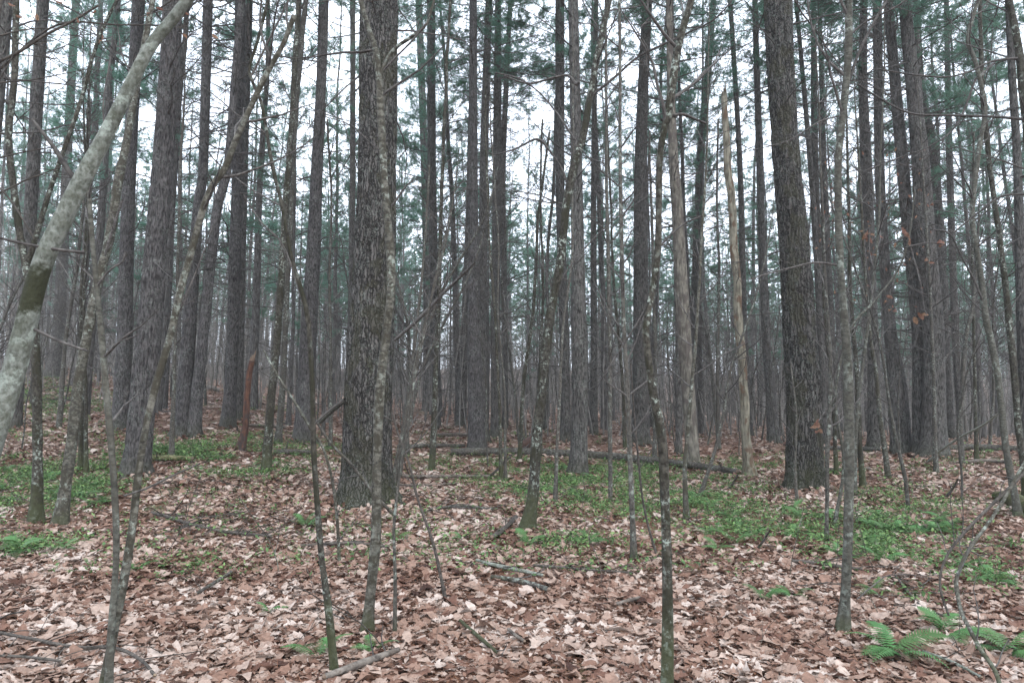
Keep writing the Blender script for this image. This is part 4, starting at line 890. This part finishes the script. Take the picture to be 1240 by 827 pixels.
# ---- logs, fallen branches and sticks
def ground_path(pts, sink=.35):
    P = []; Q = []
    for a in pts:
        p = hit1(a[0], a[1]); s = (p[1] * cp + (p[2] - CAM_H) * sp); r_ = a[2] * .5 * s / FPX
        p = p + np.array([0, 0, r_ * (1 - sink) + (a[3] if len(a) > 3 else 0)]); P.append(p); Q.append(r_)
    return np.array(P), np.array(Q)
def log(label, pts, mat='log', k=14, name='fallen_log', cat='log', stubs=0, step=.12, wob=.03, sink=.35, end='wood_end', twigs=0, tl=.4):
    P, Q = ground_path(pts, sink); Q = Q * 1.0; base = P[0].copy(); Pp, Rr = resample(P, Q, step)
    if len(Pp) > 6:
        c = np.arange(len(Pp)) * step
        if sink > .2:
            g_ = ground(Pp[:, 0], Pp[:, 1]); lin = np.linspace(0, 1, len(Pp)); pf = np.polyfit(lin, g_, 1); z_ = np.polyval(pf, lin); Pp[:, 2] = z_ + max(0, np.percentile(g_ - z_, 80)) * .8 + Rr * (1 - sink) + .04
        Pp[:, 2] += (fbm(c * .9, c * 0 + base[0], 0, 2) - .5) * wob; Pp[:, 0] += (fbm(c * .8, c * 0 + 4 + base[0], 0, 2) - .5) * wob * 2; Pp[:, 1] += (fbm(c * .8, c * 0 + 9 + base[0], 0, 2) - .5) * wob * 2
        Rr = Rr * (.9 + .2 * fbm(c * 2.5, c * 0 + 2, 0, 2))
    t = root(name, tuple(base), label, cat); mb = MB(); tubes(mb, Pp[None] - base, Rr[None], k); mb.build('trunk' if cat == 'log' else 'stem', M[mat], t)
    me = MB()
    for e, nn in ((0, 1), (-1, -2)):
        d = Pp[e] - Pp[nn]; d /= np.linalg.norm(d); c = Pp[e] - base
        tubes(me, np.array([[c - d * .01, c + d * .006, c + d * (.012 + Rr[e] * .25)]]), np.array([[Rr[e] * .97, Rr[e] * .93, .001]]), k)
    me.build('broken_end', M[end], t)
    r_ = np.random.default_rng(int(abs(base[0]) * 100) + 5)
    for i in range(stubs + twigs):
        a = r_.integers(1, len(Pp) - 1); tt = Pp[a] - Pp[a - 1]; tt /= np.linalg.norm(tt); d = perp_dir(r_, tt, r_.uniform(.6, 1.3)); d[2] = abs(d[2]) * .7 + .1
        tw = Twigs(); mb = MB()
        if i < stubs: tw.add(branch_line(r_, Pp[a] - base, d, r_.uniform(.1, .45), 5, 0, .05), Rr[a] * .28, Rr[a] * .12)
        else: bare_branch(tw, r_, Pp[a] - base, d * [1, 1, .35], tl * r_.uniform(.5, 1.2), max(.002, Rr[a] * .4), 0, -.25, .8)
        tw.out(mb); mb.build('branch', M['twig' if mat != 'dark_twig' else mat], t)
    return t
log('long fallen log lying across the middle of the scene behind the central pine', [(545,552,9),(620,551,9),(740,558,8.5),(850,570,8),(893,576,7)], stubs=7, step=.15)
log('broken weathered root end of wood leaning on the long log left of the mossy maple', [(628,548,11),(638,543,12),(647,537,10)], 'red_rot', stubs=3)
log('short log behind the grey hardwood foot left of the biggest pine', [(330,551,6),(350,552,6.5),(375,551,5)], 'log', stubs=2)
log('mossy log between the stout left pine and the grey hardwood', [(183,560,7),(205,559,7),(232,561,6)], 'log_moss', stubs=1)
log('thin log up the left slope beyond the reddish stump', [(296,521,3.5),(320,519,4),(345,523,3.5)], 'log_pale')
log('pale log near the top of the left slope beside the pair of pines', [(243,470,5),(254,472,5.5),(268,476,5)], 'log_pale')
log('pale straight log behind the dark slim stems left of the thick straight pine', [(526,531,4),(545,529,4.5),(568,530,4)], 'log_pale', stubs=1)
log('thin log just beyond the long log on its left side', [(480,545,4.5),(520,543,5),(562,544,4.5)], 'log', stubs=3)
log('thin straight pole lying in front of the long log', [(484,580,4),(530,581,4),(595,580,3.5)], 'log_pale', stubs=3)
log('second thin pole lying below the one in front of the long log', [(476,590,2.5),(510,591,2.5),(553,590,2)], 'log_pale', stubs=1)
log('heavy far log at the right edge behind the curved grey sapling', [(1150,547,7),(1190,546,8),(1238,548,7)], 'log', stubs=3)
log('pale pole lying below the heavy far log at the right edge', [(1166,563,4),(1190,562,4.5),(1222,563,4)], 'log_pale', stubs=1)
log('short log between the smooth grey sapling and the second cluster pine', [(1003,571,5),(1025,572,5),(1052,571,4)], 'log_pale', stubs=1)
log('dark log beyond the smooth grey sapling near the foot of the leftmost cluster pine', [(996,547,5),(1030,546,5),(1068,549,4)], 'log', stubs=1)
log('mossy root hump at the right edge under the curved grey sapling', [(1208,606,12),(1228,615,20),(1262,632,20)], 'log_moss', end='log_moss', name='mossy_log', sink=.6)
log('rotten log end at the very bottom, left of the middle', [(398,832,8),(420,822,9),(450,811,8.5),(486,799,6)], 'log_pale', k=18, step=.06, stubs=2, name='rotten_log')
log('stubby dark limb lying left of the mossy maple foot', [(597,657,6),(612,645,6),(626,631,5)], 'dark_twig', stubs=1, step=.06)
log('white lichened stick, upper of two lying side by side before the mossy maple', [(579,685,4),(600,690,4.5),(630,697,4.5),(660,702,3.5)], 'pale', name='fallen_stick', cat='stick', step=.05, twigs=2)
log('darker stick with a pale broken end just below the white lichened stick', [(597,706,6),(620,710,6),(645,715,6.5),(666,720,6)], 'log', name='fallen_stick', cat='stick', step=.05, twigs=1)
log('long dark twiggy stick right of the white lichened stick', [(648,691,3.5),(680,694,3.5),(720,697,3),(768,699,2.5)], 'dark_twig', name='fallen_branch', cat='stick', step=.06, twigs=10)
log('short pale curl of wood left of the dark mossy crooked sapling', [(746,739,4),(760,736,4.5),(775,731,3.5)], 'log_pale', name='fallen_stick', cat='stick', step=.05)
log('greenish stick slanting down near the bottom middle', [(560,757,4.5),(580,777,4.5),(606,801,4)], 'mossy', name='fallen_stick', cat='stick', step=.05, twigs=1)
log('small pale stick beside the greenish slanting stick', [(618,770,4),(626,778,4),(637,786,3.5)], 'log_pale', name='fallen_stick', cat='stick', step=.05)
log('dark stick lying behind the foot of the smooth grey sapling', [(958,684,5),(985,687,5),(1020,692,4),(1045,694,3)], 'dark_twig', name='fallen_stick', cat='stick', step=.06, twigs=4)
log('pale stick running off the bottom edge at lower right', [(1116,793,3.5),(1150,808,3.5),(1190,828,3)], 'pale', name='fallen_stick', cat='stick', step=.06, twigs=1)
log('grey stick between the big corner fern and the arching sapling', [(1112,791,6),(1135,790,6),(1156,789,5)], 'log', name='fallen_stick', cat='stick', step=.06)
log('dark forked twig lying in the bottom left corner', [(-5,777,4),(40,783,4),(90,791,4),(140,797,4),(170,810,4),(186,828,4)], 'dark_twig', name='fallen_branch', cat='stick', step=.06, twigs=7)
log('thin dark stick under the forked twig in the bottom left corner', [(-5,806,3.5),(30,804,3.5),(75,812,3)], 'dark_twig', name='fallen_stick', cat='stick', step=.06, twigs=1)
log('tangled dead branch lying left of the biggest pine foot', [(185,628,4),(225,640,4),(270,648,3.5),(330,655,3)], 'dark_twig', name='fallen_branch', cat='stick', twigs=20, tl=.7)
log('dead branch lying across the litter right of the biggest pine foot', [(520,622,4),(560,618,3.5),(600,622,3)], 'log', name='fallen_branch', cat='stick', twigs=6)
log('long thin stick on the leaves below the biggest pine foot', [(360,668,3.5),(420,664,3.5),(470,668,3)], 'log_pale', name='fallen_stick', cat='stick', twigs=3)
log('twiggy brush lying in front of the ferns at the bottom right', [(1080,700,3),(1120,745,3),(1160,752,2.5)], 'dark_twig', name='fallen_branch', cat='stick', twigs=8)
log('stick lying at lower left between the mossy trunks and the forked pair', [(240,727,4),(262,712,4),(280,700,3.5)], 'log', name='fallen_stick', cat='stick', step=.05)
# leaning and arching dead wood
def aerial(label, pts, mat, Ds, name='leaning_dead_branch', cat='dead branch', twigs=3, k=9, tl=.35):
    P = []; Q = []
    for a, D in zip(pts, np.interp(np.linspace(0, 1, len(pts)), np.linspace(0, 1, len(Ds)), Ds)):
        p, r_ = lift(a[0], a[1], a[2], D); P.append(p); Q.append(r_)
    P = np.array(P); Q = np.array(Q); g_ = ground(P[:, 0], P[:, 1]); P[:, 2] = np.maximum(P[:, 2], g_ + Q * .5)
    base = P[0].copy(); Pp, Rr = resample(P, Q, .05); t = root(name, tuple(base), label, cat); mb = MB(); tubes(mb, Pp[None] - base, Rr[None], k); mb.build('stem', M[mat], t)
    r_ = np.random.default_rng(len(label))
    for i in range(twigs):
        a = r_.integers(2, len(Pp) - 2); tt = Pp[a] - Pp[a - 1]; tt /= np.linalg.norm(tt); tw = Twigs(); mb = MB()
        bare_branch(tw, r_, Pp[a] - base, perp_dir(r_, tt, r_.uniform(.4, .9)), tl * r_.uniform(.5, 1.2), max(.0018, Rr[a] * .45), 1, .1, .8); tw.out(mb); mb.build('twig', M['twig'], t)
    return t
d0 = float(hit1(411, 682)[1])
aerial('pale dead branch propped among the twigs left of the biggest pine', [(411,682,4.5),(408,625,4),(401,575,3.5),(390,540,3.5),(377,520,4),(357,487,3.2),(337,456,2.8),(319,424,2)], 'ringed', [d0, d0 - .1], twigs=5)
d1 = float(hit1(482, 630)[1])
aerial('dark dead branch slanting up left across the biggest pine foot', [(482,630,5),(455,600,4),(425,562,4),(400,536,3.5),(380,505,3)], 'log', [d1, d1 - .8], twigs=3)
aerial('broken limb stub slanting up to the left side of the biggest pine', [(386,512,5.5),(400,499,6),(418,484,6.5)], 'pine', [9.6, 9.3], name='broken_limb', twigs=0)
aerial('arching pale sapling bent over at the lower right', [(1212,832,6),(1204,810,5.5),(1188,787,5.5),(1172,757,5),(1163,737,5),(1158,705,4.8),(1162,690,4.6),(1168,675,4.5),(1180,655,4.5),(1192,640,4.3),(1215,606,4),(1232,575,4),(1250,545,3.5)], 'ringed', [3.6, 4.3, 4.7], name='bent_sapling', cat='sapling', twigs=6)
aerial('slender brown switch crossing behind the arching pale sapling', [(1149,745,3),(1139,715,3),(1140,690,3),(1152,664,3.5),(1175,637,4),(1200,612,4),(1228,585,4),(1252,560,4)], 'dark_twig', [4.75, 5.0], name='bent_sapling', cat='sapling', twigs=5)
aerial('thin pale stick leaning right in front of the right pine cluster', [(1122,562,3.5),(1140,545,3.5),(1165,528,3),(1190,515,3),(1215,496,2.5)], 'pale', [float(hit1(1122, 562)[1]), 11], twigs=2)
aerial('big pale slanting dead limb right of the biggest pine at mid height', [(478,412,4),(500,393,5),(522,371,5),(540,352,4.5),(558,335,3.5),(575,318,3)], 'twig', [9.2, 8.2], twigs=5, name='snapped_limb', tl=.6)
for i, (a, b_, c, e, lb) in enumerate([(915, 667, 932, 642, 'short dark stick poking up from the litter below the big furrowed right pine'), (880, 595, 893, 575, 'small pale stick poking up near the foot of the pale snag'), (590, 580, 620, 550, 'thin pale stick poking up in front of the long log'), (1144, 605, 1160, 580, 'small stick standing in the litter before the heavy far log')]):
    D = float(hit1(a, b_)[1]); aerial(lb, [(a, b_, 3.5), ((a + c) / 2 + 1, (b_ + e) / 2, 3), (c, e, 2)], 'log', [D, D - .2], name='standing_stick', cat='stick', twigs=1, tl=.2)
# small twigs strewn over the litter
tr = random.Random(17)
TW = []
for s in range(6):
    r_ = np.random.default_rng(800 + s); tw = Twigs(); mb = MB(); bare_branch(tw, r_, (-.3, 0, .01), (1, 0, .02), .65, .0045, 0, 0, .8, .8); tw.out(mb); TW.append(mb.build('fallen_twig', M['dark_twig' if s % 2 else 'twig']))
for i in range(170):
    x, y = wedge(1, 3.6, 13, np.random.default_rng(9000 + i), .8); c = TW[i % 6].copy(); COL.objects.link(c); s = tr.uniform(.5, 1.4)
    c.location = (x[0], y[0], gz(x[0], y[0]) + .02); c.rotation_euler = (tr.uniform(-.1, .1), tr.uniform(-.08, .05), tr.uniform(0, 6.28)); c.scale = (s, s, s)
    tag(c, 'small bare twig dropped on the dead leaves', 'twig', 'small twigs strewn over the leaf litter')
for o in TW: bpy.data.objects.remove(o)
# thin upright seedlings and stems in the foreground litter
SD = []
for s in range(5):
    r_ = np.random.default_rng(850 + s); tw = Twigs(); mb = MB(); bare_branch(tw, r_, (0, 0, -.02), (.1, .05, 1), .6, .003, 0, .3, .5); tw.out(mb); SD.append(mb.build('seedling', M['thin' if s % 2 else 'dark_twig']))
for i in range(80):
    x, y = wedge(1, 3.8, 16, np.random.default_rng(9500 + i), .8); c = SD[i % 5].copy(); COL.objects.link(c); s = tr.uniform(.4, 1.5)
    c.location = (x[0], y[0], gz(x[0], y[0])); c.rotation_euler = (tr.uniform(-.3, .3), tr.uniform(-.3, .3), tr.uniform(0, 6.28)); c.scale = (s, s, s)
    tag(c, 'leafless knee high seedling stem standing in the dead leaves', 'seedling', 'leafless seedlings in the leaf litter')
for o in SD: bpy.data.objects.remove(o)

# ------------------------------------------------------------------ the rest of the wood
fr = np.random.default_rng(77)
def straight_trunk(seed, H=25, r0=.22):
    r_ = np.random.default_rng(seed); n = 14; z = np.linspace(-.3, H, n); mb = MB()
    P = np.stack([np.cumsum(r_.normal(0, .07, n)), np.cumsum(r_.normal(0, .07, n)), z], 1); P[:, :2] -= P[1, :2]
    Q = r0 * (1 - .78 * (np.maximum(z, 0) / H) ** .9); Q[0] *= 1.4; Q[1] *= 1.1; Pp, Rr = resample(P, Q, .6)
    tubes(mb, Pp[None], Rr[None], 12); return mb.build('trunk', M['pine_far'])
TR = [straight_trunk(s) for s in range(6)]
def free(x, y, gap):
    for a, b_, r_ in OCC:
        if (x - a) ** 2 + (y - b_) ** 2 < (gap + r_) ** 2: return False
    return True
LAND = [(0, 'left edge of the view'), (43, 'left mossy footed trunk'), (165, 'stout left pine'), (225, 'close pair of left pines'), (292, 'reddish broken stump'), (368, 'pine with the dark waist'), (443, 'massive middle pine'),
        (522, 'slim trunk with a mossy foot'), (577, 'thick straight pine left of centre'), (637, 'mossy leaning maple'), (700, 'lichen flecked central pine'), (776, 'wide grey pine'), (840, 'half peeled pine'), (909, 'pale broken snag'),
        (975, 'big furrowed right pine'), (1021, 'smooth grey sapling'), (1092, 'second pine of the right cluster'), (1131, 'thickest pine of the right cluster'), (1166, 'lone slim right pine'), (1234, 'curved grey sapling at the right edge')]
ORD = 'first second third fourth fifth sixth seventh eighth ninth tenth eleventh twelfth thirteenth fourteenth fifteenth sixteenth seventeenth eighteenth nineteenth twentieth'.split()
ORD += ['twenty-' + a for a in ORD[:9]]
def label_by_neighbours(objs, kind):
    rows = {}
    for o in objs:
        x, y, z = o.location; zc = y * cp + (z - CAM_H) * sp; px = 620 + FPX * x / zc
        if px < 0: key = -1
        elif px > 1240: key = 99
        else: key = max(i for i, l in enumerate(LAND) if l[0] <= px)
        rows.setdefault(key, []).append((px, o))
    for key, l in rows.items():
        l.sort(key=lambda a: a[0])
        for i, (px, o) in enumerate(l):
            if key == -1: o['label'] = '%s, %s beyond the left edge, counted leftward' % (kind, ORD[min(len(l) - 1 - i, 28)])
            elif key == 99: o['label'] = '%s, %s beyond the right edge, counted rightward' % (kind, ORD[min(i, 28)])
            else: o['label'] = '%s, %s to the right of the %s' % (kind, ORD[min(i, 28)], LAND[key][1])
def of_group(g): return [o for o in SC.objects if o.parent is None and o.get('group') == g]
cnt = 0; tries = 0
while cnt < 125 and tries < 20000:
    tries += 1
    d = math.sqrt(fr.uniform(17 ** 2, 78 ** 2)); t_ = fr.uniform(-.86, .86); x = d * t_; y = d
    if fr.random() < .35 and d > 45: continue
    if not free(x, y, 1.3): continue
    cnt += 1; OCC.append((x, y, .3)); z = gz(x, y)
    o = root('pine_tree', (x, y, z), 'slender pine lost among the many trunks deep in the wood', 'pine tree', 'pines deep in the wood')
    hs = fr.uniform(.82, 1.12); ws = fr.uniform(.38, .85); lx, ly = fr.normal(0, .034, 2)
    o.rotation_euler = (lx, ly, fr.uniform(0, 6.28))
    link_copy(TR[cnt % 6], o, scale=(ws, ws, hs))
    cb = fr.uniform(5.5, 10.5); s = (25 * hs - cb) / 13; cw = fr.uniform(.7, 1.0) * (.7 + .3 * ws)
    link_copy(CROWN[fr.integers(0, 5)], o, (0, 0, cb), (0, 0, fr.uniform(0, 6.28)), (cw, cw, s))
# young evergreens with low green boughs
cnt = 0; tries = 0
while cnt < 30 and tries < 4000:
    tries += 1
    d = fr.uniform(20, 52); t_ = fr.uniform(-.8, .8) if cnt > 9 else fr.uniform(-.75, -.1); x = d * t_; y = d
    if not free(x, y, 1.2): continue
    cnt += 1; OCC.append((x, y, .3)); z = gz(x, y)
    o = root('young_pine', (x, y, z), 'young pine with green boughs below the tall canopy deep in the wood', 'young pine', 'young pines under the canopy')
    hs = fr.uniform(.38, .58); link_copy(TR[cnt % 6], o, scale=(.32, .32, hs)); cb = fr.uniform(2.6, 5)
    link_copy(CROWN_TIGHT[cnt % 2], o, (0, 0, cb), (0, 0, fr.uniform(0, 6.28)), (1, 1, (25 * hs - cb) / 7.5))
# bare understory
cnt = 0; tries = 0
while cnt < 246 and tries < 20000:
    tries += 1
    d = math.sqrt(fr.uniform(13 ** 2, 48 ** 2)) if cnt < 238 else fr.uniform(9, 18); t_ = fr.uniform(-.84, .84) if cnt < 238 else fr.uniform(.50, .84) * fr.choice([-1, 1, 1]); x = d * t_; y = d
    if not free(x, y, .35): continue
    cnt += 1; OCC.append((x, y, .1)); z = gz(x, y); k = int(fr.integers(0, 8)); s = fr.uniform(.65, 1.15)
    o = root('sapling', (x, y, z), 'thin leafless sapling in the grey understory behind the pines', 'sapling', 'leafless saplings in the understory')
    o.rotation_euler = (fr.normal(0, .05), fr.normal(0, .05), fr.uniform(0, 6.28)); o.scale = (s, s, s)
    link_copy(SAP[k][0], o); link_copy(SAP[k][1], o)
for o in TR + CROWN + CROWN_TIGHT + DEAD + [a for p in SAP for a in p]: bpy.data.objects.remove(o)

label_by_neighbours(of_group('pines deep in the wood'), 'deep wood pine')
label_by_neighbours(of_group('young pines under the canopy'), 'young green pine')
label_by_neighbours(of_group('leafless saplings in the understory'), 'thin bare sapling')
label_by_neighbours(of_group('ferns in the green patches'), 'low fern')
label_by_neighbours(of_group('small twigs strewn over the leaf litter'), 'small fallen twig')
label_by_neighbours(of_group('leafless seedlings in the leaf litter'), 'leafless seedling')

# the far-off wood that reads as one mass: trunks, boughs and bare stems beyond the countable trees
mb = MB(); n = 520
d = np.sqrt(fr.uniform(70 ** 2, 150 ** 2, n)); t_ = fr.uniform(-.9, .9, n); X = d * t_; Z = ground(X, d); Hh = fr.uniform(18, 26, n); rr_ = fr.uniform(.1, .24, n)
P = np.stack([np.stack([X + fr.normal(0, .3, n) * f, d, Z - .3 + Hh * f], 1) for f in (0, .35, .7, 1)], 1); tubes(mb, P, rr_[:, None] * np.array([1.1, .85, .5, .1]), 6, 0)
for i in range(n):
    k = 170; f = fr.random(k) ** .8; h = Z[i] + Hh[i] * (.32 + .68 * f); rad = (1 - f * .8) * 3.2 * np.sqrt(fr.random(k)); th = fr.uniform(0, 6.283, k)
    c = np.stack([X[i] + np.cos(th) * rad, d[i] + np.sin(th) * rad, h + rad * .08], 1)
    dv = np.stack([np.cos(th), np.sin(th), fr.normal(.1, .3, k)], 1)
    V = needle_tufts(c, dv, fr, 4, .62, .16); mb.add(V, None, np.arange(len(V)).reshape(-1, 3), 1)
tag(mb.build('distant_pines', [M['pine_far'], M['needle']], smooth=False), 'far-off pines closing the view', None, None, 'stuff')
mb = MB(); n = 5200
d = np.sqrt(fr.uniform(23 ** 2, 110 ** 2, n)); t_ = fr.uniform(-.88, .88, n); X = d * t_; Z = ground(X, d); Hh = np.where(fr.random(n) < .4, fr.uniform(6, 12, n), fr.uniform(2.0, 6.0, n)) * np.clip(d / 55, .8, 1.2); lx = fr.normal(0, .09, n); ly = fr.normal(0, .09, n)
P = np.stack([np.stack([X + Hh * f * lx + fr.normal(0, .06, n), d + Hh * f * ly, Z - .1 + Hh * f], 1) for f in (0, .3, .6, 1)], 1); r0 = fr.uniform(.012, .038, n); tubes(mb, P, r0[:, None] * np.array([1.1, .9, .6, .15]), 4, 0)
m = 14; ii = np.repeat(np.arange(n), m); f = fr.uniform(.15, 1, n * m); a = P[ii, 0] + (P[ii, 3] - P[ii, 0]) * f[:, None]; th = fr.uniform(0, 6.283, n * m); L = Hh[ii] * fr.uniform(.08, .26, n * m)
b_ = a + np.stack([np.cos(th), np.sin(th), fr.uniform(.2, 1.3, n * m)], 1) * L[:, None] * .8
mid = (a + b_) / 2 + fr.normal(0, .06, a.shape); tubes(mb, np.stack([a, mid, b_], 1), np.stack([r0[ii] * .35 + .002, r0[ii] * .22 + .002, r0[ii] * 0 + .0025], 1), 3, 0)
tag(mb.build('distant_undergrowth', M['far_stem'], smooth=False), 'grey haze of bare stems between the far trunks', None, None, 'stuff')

# ------------------------------------------------------------------ the air
hm = bpy.data.materials.new('damp air'); hm.use_nodes = True; hn = hm.node_tree.nodes; hn.clear()
ho = hn.new('ShaderNodeOutputMaterial'); hv = hn.new('ShaderNodeVolumePrincipled'); hv.inputs['Color'].default_value = (.88, .92, .94, 1); hv.inputs['Density'].default_value = .0010; hv.inputs['Anisotropy'].default_value = .25
hm.node_tree.links.new(hv.outputs[0], ho.inputs['Volume'])
mb = MB(); x0, x1, y0, y1, z0, z1 = -425, 425, -125, 485, -8, 52
V = [(x0,y0,z0),(x1,y0,z0),(x1,y1,z0),(x0,y1,z0),(x0,y0,z1),(x1,y0,z1),(x1,y1,z1),(x0,y1,z1)]
mb.add(V, [(0,3,2,1),(4,5,6,7),(0,1,5,4),(1,2,6,5),(2,3,7,6),(3,0,4,7)]); tag(mb.build('haze', hm, smooth=False), kind='stuff')
